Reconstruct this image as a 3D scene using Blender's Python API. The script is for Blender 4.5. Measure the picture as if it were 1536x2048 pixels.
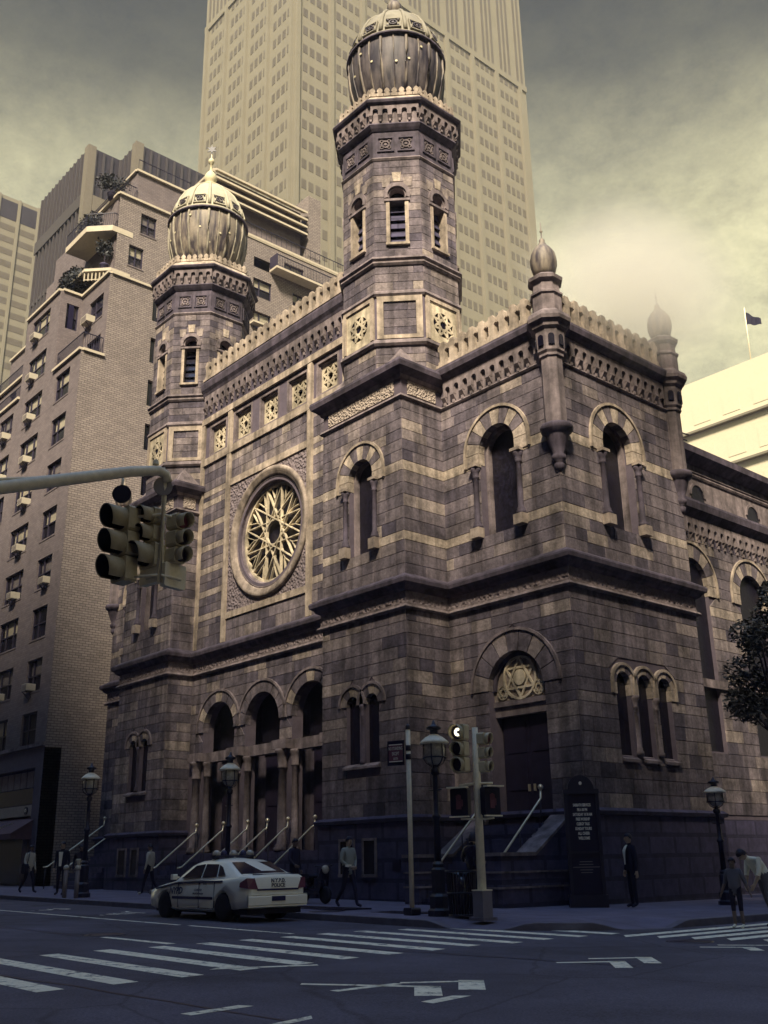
import bpy, bmesh, math, random
from mathutils import Vector, Matrix, geometry
random.seed(11)
PI = math.pi
scene = bpy.context.scene
col = scene.collection
for o in list(bpy.data.objects): bpy.data.objects.remove(o)

# ------------------------------------------------------------------ camera
YAW, PITCH, ROLL, FPX = -0.849, 0.3329, -0.0176, 2013.66
CAM = Vector((23.30, -21.38, 1.171))
_f = Vector((math.cos(PITCH)*math.sin(YAW), math.cos(PITCH)*math.cos(YAW), math.sin(PITCH)))
_r0 = Vector((math.cos(YAW), -math.sin(YAW), 0)); _u0 = _r0.cross(_f)
_r = math.cos(ROLL)*_r0 + math.sin(ROLL)*_u0; _u = -math.sin(ROLL)*_r0 + math.cos(ROLL)*_u0
cd = bpy.data.cameras.new('camera'); cam = bpy.data.objects.new('camera', cd); col.objects.link(cam)
cam.matrix_world = Matrix(((_r.x,_u.x,-_f.x,CAM.x),(_r.y,_u.y,-_f.y,CAM.y),(_r.z,_u.z,-_f.z,CAM.z),(0,0,0,1)))
cd.sensor_fit = 'VERTICAL'; cd.sensor_height = 36; cd.sensor_width = 27; cd.lens = FPX/2048*36
cd.clip_start = 0.1; cd.clip_end = 3000
scene.camera = cam
def project(P):
    d = Vector(P)-CAM; z = d.dot(_f)
    if z < .1: return None
    return (768+FPX*d.dot(_r)/z, 1024-FPX*d.dot(_u)/z)

# ------------------------------------------------------------------ sky, sun, exposure
SUN_EL, SUN_AZ = math.radians(46), math.radians(139)     # azimuth clockwise from +y
world = bpy.data.worlds.new('World'); scene.world = world; world.use_nodes = True
nt = world.node_tree; nt.nodes.clear()
def N(tree, t, **kw):
    n = tree.nodes.new(t)
    for k, v in kw.items(): setattr(n, k, v)
    return n
wo = N(nt,'ShaderNodeOutputWorld'); bg = N(nt,'ShaderNodeBackground')
sky = N(nt,'ShaderNodeTexSky', sky_type='NISHITA', sun_disc=False, sun_elevation=SUN_EL, sun_rotation=SUN_AZ)
sky.air_density = 1.9; sky.dust_density = 0.3; sky.ozone_density = 9.0
tc = N(nt,'ShaderNodeTexCoord')
# overcast cloud deck: brighter towards the horizon, darker and heavier overhead, broken by soft mottling
sep = N(nt,'ShaderNodeSeparateXYZ'); nt.links.new(tc.outputs['Generated'], sep.inputs[0])
el = N(nt,'ShaderNodeValToRGB'); nt.links.new(sep.outputs['Z'], el.inputs[0])
e = el.color_ramp.elements
SKYB = .56
def skyc(v): return (v*SKYB, v*.92*SKYB, v*.53*SKYB, 1)
e[0].position = 0.0; e[0].color = skyc(4.4)
e[1].position = 1.0; e[1].color = skyc(.4)
for p, v in ((.25,4.7),(.42,4.7),(.53,4.8),(.60,2.9),(.67,.85),(.74,.25)):
    q = e.new(p); q.color = skyc(v)
mp = N(nt,'ShaderNodeMapping'); mp.inputs['Scale'].default_value = (1,1,1.6)
nt.links.new(tc.outputs['Generated'], mp.inputs[0])
n1 = N(nt,'ShaderNodeTexNoise'); n1.inputs['Scale'].default_value = 5.5; n1.inputs['Detail'].default_value = 15; n1.inputs['Roughness'].default_value = .80
nt.links.new(mp.outputs[0], n1.inputs['Vector'])
r1 = N(nt,'ShaderNodeValToRGB'); nt.links.new(n1.outputs['Fac'], r1.inputs[0])
r1.color_ramp.elements[0].position = .32; r1.color_ramp.elements[0].color = (.50,.50,.50,1)
r1.color_ramp.elements[1].position = .68; r1.color_ramp.elements[1].color = (1.28,1.27,1.22,1)
mul = N(nt,'ShaderNodeMix', data_type='RGBA', blend_type='MULTIPLY'); mul.inputs['Factor'].default_value = 1
nt.links.new(el.outputs[0], mul.inputs['A']); nt.links.new(r1.outputs[0], mul.inputs['B'])
mix = N(nt,'ShaderNodeMix', data_type='RGBA'); mr = N(nt,'ShaderNodeMapRange'); mr.inputs['From Min'].default_value=.74; mr.inputs['From Max'].default_value=.85; mr.inputs['To Min'].default_value=.95; mr.inputs['To Max'].default_value=.06   # the deck thins overhead and the blue shows through
nt.links.new(sep.outputs['Z'], mr.inputs['Value']); nt.links.new(mr.outputs[0], mix.inputs['Factor'])
nt.links.new(sky.outputs[0], mix.inputs['A']); nt.links.new(mul.outputs['Result'], mix.inputs['B'])
nt.links.new(mix.outputs['Result'], bg.inputs['Color']); bg.inputs['Strength'].default_value = 0.15
nt.links.new(bg.outputs[0], wo.inputs['Surface'])

sd = bpy.data.lights.new('sun','SUN'); sun = bpy.data.objects.new('sun', sd); col.objects.link(sun)
sd.energy = 5.0; sd.angle = math.radians(11); sd.color = (1.0,.86,.64)
_sdir = Vector((math.cos(SUN_EL)*math.sin(SUN_AZ), math.cos(SUN_EL)*math.cos(SUN_AZ), math.sin(SUN_EL)))
sun.rotation_euler = _sdir.to_track_quat('Z','Y').to_euler(); sun.location = (30,-40,60)
vs = scene.view_settings
vs.view_transform = 'Standard'; vs.look = 'None'; vs.exposure = 1.08; vs.gamma = 1.0; vs.use_curve_mapping = False
scene.render.resolution_x, scene.render.resolution_y = 768, 1024
scene.cycles.max_bounces = 5; scene.cycles.diffuse_bounces = 3; scene.cycles.volume_bounces = 3

# ------------------------------------------------------------------ materials
MATS = {}
def mat(name, c, rough=.8, var=.18, scale=3.0, bump=.15, bscale=30, metal=0., spec=.35, tone=None, emit=None, extra=None):
    if name in MATS: return MATS[name]
    m = bpy.data.materials.new(name); m.use_nodes = True; t = m.node_tree; t.nodes.clear()
    out = N(t,'ShaderNodeOutputMaterial'); b = N(t,'ShaderNodeBsdfPrincipled'); t.links.new(b.outputs[0], out.inputs[0])
    b.inputs['Roughness'].default_value = rough; b.inputs['Metallic'].default_value = metal
    b.inputs['Specular IOR Level'].default_value = spec
    co = N(t,'ShaderNodeTexCoord'); geo = N(t,'ShaderNodeNewGeometry')
    nz = N(t,'ShaderNodeTexNoise'); nz.inputs['Scale'].default_value = scale; nz.inputs['Detail'].default_value = 6; nz.inputs['Roughness'].default_value = .65
    t.links.new(geo.outputs['Position'], nz.inputs['Vector'])
    rp = N(t,'ShaderNodeMapRange'); t.links.new(nz.outputs['Fac'], rp.inputs['Value'])
    rp.inputs['From Min'].default_value = .3; rp.inputs['From Max'].default_value = .7
    rp.inputs['To Min'].default_value = 1-var; rp.inputs['To Max'].default_value = 1+var
    if tone:
        at = N(t,'ShaderNodeAttribute'); at.attribute_name = 'tone'
        rm = N(t,'ShaderNodeValToRGB'); t.links.new(at.outputs['Fac'], rm.inputs[0])
        el = rm.color_ramp.elements
        el[0].color = (*tone[0],1); el[1].color = (*tone[2],1); k = el.new(.5); k.color = (*tone[1],1)
        base = rm.outputs[0]
    else:
        rgb = N(t,'ShaderNodeRGB'); rgb.outputs[0].default_value = (*c,1); base = rgb.outputs[0]
    mx = N(t,'ShaderNodeMix', data_type='RGBA', blend_type='MULTIPLY'); mx.inputs['Factor'].default_value = 1
    t.links.new(base, mx.inputs['A']); t.links.new(rp.outputs[0], mx.inputs['B'])
    last = mx.outputs['Result']
    if bump > 0:
        n2 = N(t,'ShaderNodeTexNoise'); n2.inputs['Scale'].default_value = bscale; n2.inputs['Detail'].default_value = 4
        t.links.new(geo.outputs['Position'], n2.inputs['Vector'])
        bp = N(t,'ShaderNodeBump'); bp.inputs['Strength'].default_value = bump; bp.inputs['Distance'].default_value = .02
        t.links.new(n2.outputs['Fac'], bp.inputs['Height']); t.links.new(bp.outputs[0], b.inputs['Normal'])
    else: bp = None
    if extra: last = extra(t, b, last, geo, bp) or last
    t.links.new(last, b.inputs['Base Color'])
    if emit: 
        b.inputs['Emission Color'].default_value = (*emit[0],1); b.inputs['Emission Strength'].default_value = emit[1]
    MATS[name] = m
    return m
def brick_extra(sx, sz, axis='XZ', dark=.45):
    def ex(t, b, last, geo, bp):
        sp = N(t,'ShaderNodeSeparateXYZ'); t.links.new(geo.outputs['Position'], sp.inputs[0])
        ad = N(t,'ShaderNodeMath', operation='ADD'); t.links.new(sp.outputs['X'], ad.inputs[0]); t.links.new(sp.outputs['Y'], ad.inputs[1])
        cb = N(t,'ShaderNodeCombineXYZ'); t.links.new(ad.outputs[0], cb.inputs[0]); t.links.new(sp.outputs['Z'], cb.inputs[1])
        br = N(t,'ShaderNodeTexBrick'); t.links.new(cb.outputs[0], br.inputs['Vector'])
        br.inputs['Scale'].default_value = 1; br.inputs['Brick Width'].default_value = sx; br.inputs['Row Height'].default_value = sz
        br.inputs['Mortar Size'].default_value = sz*.11; br.inputs['Bias'].default_value = -.2
        br.inputs['Color1'].default_value = (1.12,1.12,1.12,1); br.inputs['Color2'].default_value = (.80,.80,.82,1); br.inputs['Mortar'].default_value = (dark,dark,dark*1.05,1)
        m2 = N(t,'ShaderNodeMix', data_type='RGBA', blend_type='MULTIPLY'); m2.inputs['Factor'].default_value = 1
        t.links.new(last, m2.inputs['A']); t.links.new(br.outputs['Color'], m2.inputs['B'])
        b2 = N(t,'ShaderNodeBump'); b2.invert = True; b2.inputs['Strength'].default_value = .6; b2.inputs['Distance'].default_value = .012
        t.links.new(br.outputs['Fac'], b2.inputs['Height'])
        if bp: t.links.new(bp.outputs[0], b2.inputs['Normal'])
        t.links.new(b2.outputs[0], b.inputs['Normal'])
        return m2.outputs['Result']
    return ex
def carve_extra(sc=9.):
    def ex(t, b, last, geo, bp):
        v = N(t,'ShaderNodeTexVoronoi', feature='SMOOTH_F1'); v.inputs['Scale'].default_value = sc
        w = N(t,'ShaderNodeTexNoise'); w.inputs['Scale'].default_value = sc*.6; w.inputs['Detail'].default_value = 2
        t.links.new(geo.outputs['Position'], v.inputs['Vector']); t.links.new(geo.outputs['Position'], w.inputs['Vector'])
        a = N(t,'ShaderNodeMath', operation='MULTIPLY_ADD'); t.links.new(w.outputs['Fac'], a.inputs[0]); a.inputs[1].default_value = .8; t.links.new(v.outputs['Distance'], a.inputs[2])
        b2 = N(t,'ShaderNodeBump'); b2.inputs['Strength'].default_value = 1; b2.inputs['Distance'].default_value = .09
        t.links.new(a.outputs[0], b2.inputs['Height']); t.links.new(b2.outputs[0], b.inputs['Normal'])
    return ex
def stain_extra(t,b,last,geo,bp):
    z=N(t,'ShaderNodeTexNoise'); z.inputs['Scale'].default_value=.9; z.inputs['Detail'].default_value=8; z.inputs['Roughness'].default_value=.72; t.links.new(geo.outputs['Position'],z.inputs['Vector'])
    r=N(t,'ShaderNodeMapRange'); r.inputs['From Min'].default_value=.34; r.inputs['From Max'].default_value=.66; r.inputs['To Min'].default_value=.42; r.inputs['To Max'].default_value=1.42; t.links.new(z.outputs['Fac'],r.inputs['Value'])
    m2=N(t,'ShaderNodeMix',data_type='RGBA',blend_type='MULTIPLY'); m2.inputs['Factor'].default_value=1; t.links.new(last,m2.inputs['A']); t.links.new(r.outputs[0],m2.inputs['B'])
    mpn=N(t,'ShaderNodeMapping'); mpn.inputs['Scale'].default_value=(3.5,3.5,.22); t.links.new(geo.outputs['Position'],mpn.inputs[0])      # rain streaks
    q=N(t,'ShaderNodeTexNoise'); q.inputs['Scale'].default_value=1; q.inputs['Detail'].default_value=6; t.links.new(mpn.outputs[0],q.inputs['Vector'])
    r2=N(t,'ShaderNodeMapRange'); r2.inputs['From Min'].default_value=.36; r2.inputs['From Max'].default_value=.60; r2.inputs['To Min'].default_value=.62; r2.inputs['To Max'].default_value=1.12; t.links.new(q.outputs['Fac'],r2.inputs['Value'])
    m3=N(t,'ShaderNodeMix',data_type='RGBA',blend_type='MULTIPLY'); m3.inputs['Factor'].default_value=1; t.links.new(m2.outputs['Result'],m3.inputs['A']); t.links.new(r2.outputs[0],m3.inputs['B']); return m3.outputs['Result']
STONE_T = ((.058,.050,.074),(.172,.144,.158),(.45,.375,.30))
mat('stone', None, tone=STONE_T, rough=.92, var=.30, scale=9, bump=.8, bscale=16, extra=stain_extra)
mat('mortar', (.115,.094,.12), rough=.95, var=.2)
mat('stone_mid', (.20,.164,.170), rough=.9, var=.22, scale=4, bump=.35, extra=stain_extra)
mat('stone_dark', (.085,.070,.095), rough=.85, var=.25, scale=4, bump=.3, extra=stain_extra)
mat('stone_base', (.058,.052,.098), rough=.85, var=.35, scale=3, bump=.4, extra=brick_extra(1.3,.58,dark=.6))
mat('stone_light', (.40,.33,.265), rough=.88, var=.2, scale=5, bump=.3, extra=stain_extra)
mat('stone_pale', (.54,.465,.34), rough=.85, var=.15, scale=6, bump=.2, extra=stain_extra)
mat('carved', (.19,.155,.165), rough=.9, var=.25, bump=0, extra=carve_extra(9))
mat('carved_light', (.36,.30,.26), rough=.9, var=.25, bump=0, extra=carve_extra(14))
mat('glass_dark', (.007,.006,.016), rough=.18, var=.4, scale=6, bump=.05, spec=.5)
mat('glass_stained', (.008,.007,.016), rough=.4, var=.9, scale=9, bump=.25, bscale=9, spec=.5)
mat('door_wood', (.018,.014,.032), rough=.5, var=.3, scale=3)
def streak_extra(t,b,last,geo,bp):
    mpn=N(t,'ShaderNodeMapping'); mpn.inputs['Scale'].default_value=(5,5,.55); t.links.new(geo.outputs['Position'],mpn.inputs[0])
    z=N(t,'ShaderNodeTexNoise'); z.inputs['Scale'].default_value=1; z.inputs['Detail'].default_value=5; t.links.new(mpn.outputs[0],z.inputs['Vector'])
    r=N(t,'ShaderNodeValToRGB'); r.color_ramp.elements[0].position=.38; r.color_ramp.elements[0].color=(.22,.20,.30,1); r.color_ramp.elements[1].position=.62; r.color_ramp.elements[1].color=(1.25,1.2,1.1,1); t.links.new(z.outputs['Fac'],r.inputs[0])
    m2=N(t,'ShaderNodeMix',data_type='RGBA',blend_type='MULTIPLY'); m2.inputs['Factor'].default_value=1; t.links.new(last,m2.inputs['A']); t.links.new(r.outputs[0],m2.inputs['B']); return m2.outputs['Result']
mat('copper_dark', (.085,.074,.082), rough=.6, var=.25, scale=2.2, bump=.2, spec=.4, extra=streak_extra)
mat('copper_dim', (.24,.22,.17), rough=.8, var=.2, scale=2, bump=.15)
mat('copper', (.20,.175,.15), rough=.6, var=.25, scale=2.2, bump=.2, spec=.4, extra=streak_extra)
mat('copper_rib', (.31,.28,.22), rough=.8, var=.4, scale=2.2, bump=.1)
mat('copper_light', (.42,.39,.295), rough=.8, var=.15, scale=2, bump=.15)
mat('gilt', (.60,.54,.36), rough=.6, var=.15, bump=0)
mat('iron', (.012,.010,.030), rough=.45, var=.2, bump=.05, spec=.5)
mat('brass', (.72,.64,.46), rough=.3, var=.1, bump=0, metal=.6)
mat('steel_paint', (.84,.74,.54), rough=.45, var=.12, scale=8, bump=.05)
def asphalt_extra(t,b,last,geo,bp):
    v=N(t,'ShaderNodeTexVoronoi',feature='DISTANCE_TO_EDGE'); v.inputs['Scale'].default_value=.33
    wn=N(t,'ShaderNodeTexNoise'); wn.inputs['Scale'].default_value=1.3; wn.inputs['Detail'].default_value=6; t.links.new(geo.outputs['Position'],wn.inputs['Vector'])
    ad=N(t,'ShaderNodeMix',data_type='VECTOR'); ad.inputs['Factor'].default_value=.22; t.links.new(geo.outputs['Position'],ad.inputs['A']); t.links.new(wn.outputs['Color'],ad.inputs['B']); t.links.new(ad.outputs['Result'],v.inputs['Vector'])
    cr=N(t,'ShaderNodeMapRange'); cr.inputs['From Min'].default_value=.002; cr.inputs['From Max'].default_value=.010; cr.inputs['To Min'].default_value=.7; cr.inputs['To Max'].default_value=1; t.links.new(v.outputs['Distance'],cr.inputs['Value'])
    pt=N(t,'ShaderNodeTexNoise'); pt.inputs['Scale'].default_value=.16; pt.inputs['Detail'].default_value=7; pt.inputs['Roughness'].default_value=.7; t.links.new(geo.outputs['Position'],pt.inputs['Vector'])
    pr=N(t,'ShaderNodeMapRange'); pr.inputs['From Min'].default_value=.35; pr.inputs['From Max'].default_value=.66; pr.inputs['To Min'].default_value=.5; pr.inputs['To Max'].default_value=1.7; t.links.new(pt.outputs['Fac'],pr.inputs['Value'])
    mm=N(t,'ShaderNodeMath',operation='MULTIPLY'); t.links.new(cr.outputs[0],mm.inputs[0]); t.links.new(pr.outputs[0],mm.inputs[1])
    m2=N(t,'ShaderNodeMix',data_type='RGBA',blend_type='MULTIPLY'); m2.inputs['Factor'].default_value=1; t.links.new(last,m2.inputs['A']); t.links.new(mm.outputs[0],m2.inputs['B']); return m2.outputs['Result']
mat('asphalt', (.074,.068,.096), rough=.85, var=.45, scale=38, bump=.6, bscale=120, extra=asphalt_extra)
mat('concrete', (.19,.17,.20), rough=.92, var=.2, scale=1.1, bump=.35, bscale=70)
mat('kerb_stone', (.13,.118,.15), rough=.85, var=.2, scale=4, bump=.2)
def worn_extra(t,b,last,geo,bp):
    z=N(t,'ShaderNodeTexNoise'); z.inputs['Scale'].default_value=4.5; z.inputs['Detail'].default_value=9; z.inputs['Roughness'].default_value=.75; t.links.new(geo.outputs['Position'],z.inputs['Vector'])
    r=N(t,'ShaderNodeMapRange'); r.inputs['From Min'].default_value=.36; r.inputs['From Max'].default_value=.47; t.links.new(z.outputs['Fac'],r.inputs['Value'])
    m2=N(t,'ShaderNodeMix',data_type='RGBA'); t.links.new(r.outputs[0],m2.inputs['Factor']); m2.inputs['A'].default_value=(.12,.11,.12,1); t.links.new(last,m2.inputs['B']); return m2.outputs['Result']
mat('road_paint', (.86,.80,.62), rough=.8, var=.15, scale=9, bump=.3, bscale=120, extra=worn_extra)
mat('brick_pale', (.25,.212,.195), rough=.92, var=.10, scale=.6, bump=.2, extra=brick_extra(.34,.135,dark=.36))
mat('brick_front', (.165,.138,.14), rough=.92, var=.14, scale=1.2, bump=.25, extra=brick_extra(.31,.125,dark=.8))
mat('coping', (.50,.44,.34), rough=.8, var=.1)
mat('roof_grey', (.16,.14,.15), rough=.85)
mat('window_frame', (.035,.030,.055), rough=.5, var=.1, bump=0)
mat('blind', (.80,.72,.52), rough=.8, var=.15, scale=1.3, bump=0)
mat('curtain', (.33,.29,.27), rough=.9, var=.3, scale=2.4, bump=0)
mat('ac_case', (.46,.415,.33), rough=.6, var=.1, bump=0)
mat('ac_grille', (.22,.19,.19), rough=.6, var=.1, bump=0)
mat('stone_tan', (.31,.255,.215), rough=.88, var=.2, scale=5, bump=.25, extra=stain_extra)
mat('tower_white', (.195,.178,.135), rough=.75, var=.06, scale=.3, bump=0)
mat('tower_window', (.118,.104,.085), rough=.4, var=.12, scale=.4, bump=0)  # distance haze is partly put into this pale window tone
mat('tower_dark', (.032,.028,.038), rough=.5, var=.2, scale=.5, bump=0)
mat('tower_fin', (.055,.048,.052), rough=.55, var=.1, bump=0)
mat('tower_corner', (.15,.132,.105), rough=.6, var=.1, bump=0)
mat('leaf', (.042,.046,.050), rough=.6, var=.7, scale=5, bump=0)
mat('bark', (.05,.042,.06), rough=.9, var=.3, bump=.4)
mat('car_white', (.95,.90,.74), rough=.2, var=.03, bump=0, spec=.5)
mat('car_blue', (.035,.030,.085), rough=.35, var=.1, bump=0)
mat('tyre', (.012,.011,.022), rough=.8, var=.1, bump=.1)
mat('rim', (.10,.09,.11), rough=.35, var=.1, bump=0, metal=.6)
mat('car_glass', (.010,.009,.026), rough=.08, var=.1, bump=0, spec=.6)
mat('tail_red', (.16,.045,.075), rough=.2, var=.1, bump=0, spec=.6)
mat('chrome', (.6,.55,.48), rough=.2, var=.05, bump=0, metal=.8)
mat('signal_yellow', (.52,.44,.29), rough=.5, var=.15, scale=6, bump=.05)
mat('signal_black', (.008,.006,.022), rough=.6, var=.1, bump=0)
mat('lens_dark', (.02,.014,.035), rough=.25, var=.1, bump=0)
mat('lens_red', (.13,.03,.055), rough=.3, var=.1, bump=0)
mat('lens_lit', (.9,.85,.6), rough=.4, var=.05, bump=0, emit=((1.,.93,.66),1.1))
mat('hand_red', (.14,.05,.07), rough=.5, var=.1, bump=0, emit=None)
mat('lamp_glass', (.42,.38,.32), rough=.2, var=.3, scale=14, bump=.1, spec=.6)
mat('sign_black', (.010,.008,.030), rough=.4, var=.1, bump=0)
mat('sign_red', (.16,.06,.085), rough=.5, var=.1, bump=0)
mat('print_white', (.85,.80,.66), rough=.6, var=.04, bump=0)
mat('print_dark', (.03,.026,.06), rough=.6, var=.04, bump=0)
mat('skin', (.42,.30,.22), rough=.6, var=.08, bump=0)
mat('skin_dark', (.17,.12,.105), rough=.6, var=.08, bump=0)
mat('hair', (.014,.011,.026), rough=.6, var=.2, bump=.2)
mat('cloth_black', (.011,.009,.028), rough=.85, var=.15, bump=.1)
mat('cloth_navy', (.022,.020,.048), rough=.85, var=.15, bump=.1)
mat('cloth_white', (.88,.83,.66), rough=.85, var=.06, bump=.1)
mat('cloth_sage', (.30,.31,.27), rough=.9, var=.1, bump=.15)
mat('cloth_grey', (.12,.11,.13), rough=.9, var=.12, bump=.1)
mat('cloth_pale', (.46,.43,.36), rough=.9, var=.1, bump=.1)
mat('bag_gloss', (.012,.010,.03), rough=.15, var=.1, bump=.5, bscale=6, spec=.6)
mat('awning', (.085,.05,.075), rough=.8, var=.1, bump=.05)
mat('shop_sign', (.33,.29,.24), rough=.6, var=.1, bump=0)
mat('shop_wall', (.10,.088,.12), rough=.8, var=.15)

# ------------------------------------------------------------------ mesh helpers
class MB:
    """collects shapes; build() links them as one mesh object"""
    def __init__(s, M=None): s.v=[]; s.f=[]; s.t=[]; s.m=[]; s.M=M; s.tone=.5; s.mi=0; s.sm=[]; s.smooth=False
    def add(s, vs, fs):
        n=len(s.v)
        s.v += [tuple(s.M @ Vector(p)) for p in vs] if s.M else [tuple(p) for p in vs]
        for f in fs: s.f.append([n+i for i in f]); s.t.append(s.tone); s.m.append(s.mi); s.sm.append(s.smooth)
        return s
    def box(s,x0,x1,y0,y1,z0,z1,ch=0):
        if ch:
            return s.prism([(x0+ch,z0),(x1-ch,z0),(x1,z0+ch),(x1,z1-ch),(x1-ch,z1),(x0+ch,z1),(x0,z1-ch),(x0,z0+ch)],y0,y1)
        return s.add([(x0,y0,z0),(x1,y0,z0),(x1,y1,z0),(x0,y1,z0),(x0,y0,z1),(x1,y0,z1),(x1,y1,z1),(x0,y1,z1)],
              [(0,3,2,1),(4,5,6,7),(0,1,5,4),(1,2,6,5),(2,3,7,6),(3,0,4,7)])
    def prism(s,poly,y0,y1):               # poly in (x,z), extruded along y
        n=len(poly)
        return s.add([(a,y0,b) for a,b in poly]+[(a,y1,b) for a,b in poly],
              [list(range(n)),list(range(2*n-1,n-1,-1))]+[(i,i+n,(i+1)%n+n,(i+1)%n) for i in range(n)])
    def prismz(s,poly,z0,z1):
        n=len(poly)
        return s.add([(a,b,z0) for a,b in poly]+[(a,b,z1) for a,b in poly],
              [list(range(n))[::-1],list(range(n,2*n))]+[(i,(i+1)%n,(i+1)%n+n,i+n) for i in range(n)])
    def prismx(s,poly,x0,x1):              # poly in (y,z)
        n=len(poly)
        return s.add([(x0,a,b) for a,b in poly]+[(x1,a,b) for a,b in poly],
              [list(range(n)),list(range(2*n-1,n-1,-1))]+[(i,i+n,(i+1)%n+n,(i+1)%n) for i in range(n)])
    def lathe(s,prof,n=16,c=(0,0),ph=0.,caps=True):   # prof [(r,z)]
        sm=s.smooth; s.smooth = n>9
        vs=[]; fs=[]
        for r,z in prof:
            for k in range(n):
                a=ph+2*PI*k/n; vs.append((c[0]+r*math.cos(a),c[1]+r*math.sin(a),z))
        for i in range(len(prof)-1):
            for k in range(n):
                k2=(k+1)%n; fs.append((i*n+k,i*n+k2,(i+1)*n+k2,(i+1)*n+k))
        if caps: fs.append(list(range(n))[::-1]); fs.append([(len(prof)-1)*n+k for k in range(n)])
        s.add(vs,fs); s.smooth=sm; return s
    def tube(s,pts,r,n=8,caps=True):
        pts=[Vector(p) for p in pts]; rs=r if isinstance(r,(list,tuple)) else [r]*len(pts)
        vs=[]; fs=[]; up=Vector((0,0,1))
        for i,p in enumerate(pts):
            d=(pts[min(i+1,len(pts)-1)]-pts[max(i-1,0)]).normalized()
            a=up.cross(d)
            if a.length<.05: a=Vector((1,0,0)).cross(d)
            a.normalize(); b=d.cross(a)
            for k in range(n):
                t=2*PI*k/n; vs.append(p+rs[i]*(math.cos(t)*a+math.sin(t)*b))
        for i in range(len(pts)-1):
            for k in range(n):
                k2=(k+1)%n; fs.append((i*n+k,i*n+k2,(i+1)*n+k2,(i+1)*n+k))
        if caps: fs.append(list(range(n))[::-1]); fs.append([(len(pts)-1)*n+k for k in range(n)])
        sm=s.smooth; s.smooth=n>5; s.add(vs,fs); s.smooth=sm; return s
    def bar(s,p,q,w,d,up=(0,0,1)):         # rectangular bar from p to q
        p=Vector(p); q=Vector(q); x=(q-p).normalized(); u=Vector(up)
        y=u.cross(x)
        if y.length<.01: y=Vector((0,1,0))
        y.normalize(); z=x.cross(y)
        c=[]
        for e in (p,q):
            for a,b in ((-1,-1),(1,-1),(1,1),(-1,1)): c.append(e+y*a*w/2+z*b*d/2)
        return s.add(c,[(0,3,2,1),(4,5,6,7),(0,1,5,4),(1,2,6,5),(2,3,7,6),(3,0,4,7)])
    def arc(s,c,r0,r1,a0,a1,n,y0,y1):      # flat arch band in (x,z)
        po=[]; pi=[]
        for i in range(n+1):
            a=a0+(a1-a0)*i/n; po.append((c[0]+r1*math.cos(a),c[1]+r1*math.sin(a))); pi.append((c[0]+r0*math.cos(a),c[1]+r0*math.sin(a)))
        for i in range(n): s.prism([pi[i],po[i],po[i+1],pi[i+1]],y0,y1)
        return s
    def mesh(s,name,mats,recalc=True):
        me=bpy.data.meshes.new(name); me.from_pydata(s.v,[],s.f)
        if not isinstance(mats,(list,tuple)): mats=[mats]
        for m in mats: me.materials.append(MATS[m])
        if recalc:
            b=bmesh.new(); b.from_mesh(me); bmesh.ops.recalc_face_normals(b,faces=b.faces); b.to_mesh(me); b.free()
        me.polygons.foreach_set('material_index',s.m); me.polygons.foreach_set('use_smooth',s.sm)
        if any(abs(t-.5)>1e-6 for t in s.t):
            at=me.attributes.new('tone','FLOAT','FACE'); at.data.foreach_set('value',s.t)
        elif any(m=='stone' for m in mats):
            at=me.attributes.new('tone','FLOAT','FACE'); at.data.foreach_set('value',s.t)
        me.update(); return me
    def build(s,name,mats,parent=None,recalc=True,loc=None):
        return link(name,s.mesh(name,mats,recalc),parent,loc)
def link(name,me,parent=None,loc=None,rotz=0):
    o=bpy.data.objects.new(name,me); col.objects.link(o)
    if parent: o.parent=parent
    if loc: o.location=loc
    if rotz: o.rotation_euler=(0,0,rotz)
    return o
def thing(name,label,cat,loc=(0,0,0),rotz=0,group=None):
    o=bpy.data.objects.new(name,None); col.objects.link(o); o.empty_display_size=.3
    o.location=loc; o.rotation_euler=(0,0,rotz); tag(o,label,cat,group); return o
def tag(o,label,cat,group=None):
    o['label']=label; o['category']=cat
    if group: o['group']=group
    return o
def struct(o): o['kind']='structure'; return o
def FR(o,u,n):                            # facade frame: local x along wall, y outwards, z up
    o=Vector(o); u=Vector(u).normalized(); n=Vector(n).normalized()
    return Matrix(((u.x,n.x,0,o.x),(u.y,n.y,0,o.y),(0,0,1,o.z),(0,0,0,1)))
def inpoly(p,poly):
    x,y=p; c=False; n=len(poly)
    for i in range(n):
        x1,y1=poly[i]; x2,y2=poly[(i+1)%n]
        if (y1>y)!=(y2>y) and x<(x2-x1)*(y-y1)/(y2-y1)+x1: c=not c
    return c
def wall(mb,outline,holes,reveal=.4,d=0.):   # wall face with openings and their reveals, in mb's frame
    pts=[];edges=[]
    for loop in [outline]+holes:
        n=len(pts); pts+=[Vector(p) for p in loop]; edges+=[(n+i,n+(i+1)%len(loop)) for i in range(len(loop))]
    r=geometry.delaunay_2d_cdt(pts,edges,[],1,1e-5)
    vs,fs=r[0],r[2]; keep=[]
    for f in fs:
        c=sum((vs[i] for i in f),Vector((0,0)))/len(f)
        if inpoly(c,outline) and not any(inpoly(c,h) for h in holes): keep.append(f)
    mb.add([(v.x,d,v.y) for v in vs],keep)
    for h in holes:
        n=len(h); mb.add([(a,d,b) for a,b in h]+[(a,d-reveal,b) for a,b in h],[(i,(i+1)%n,(i+1)%n+n,i+n) for i in range(n)])
def archpoly(uc,r,zs,z0,n=12):
    return [(uc-r,z0),(uc+r,z0)]+[(uc+r*math.cos(PI*i/n),zs+r*math.sin(PI*i/n)) for i in range(n+1)]
def rect(x0,x1,z0,z1): return [(x0,z0),(x1,z0),(x1,z1),(x0,z1)]
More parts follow.
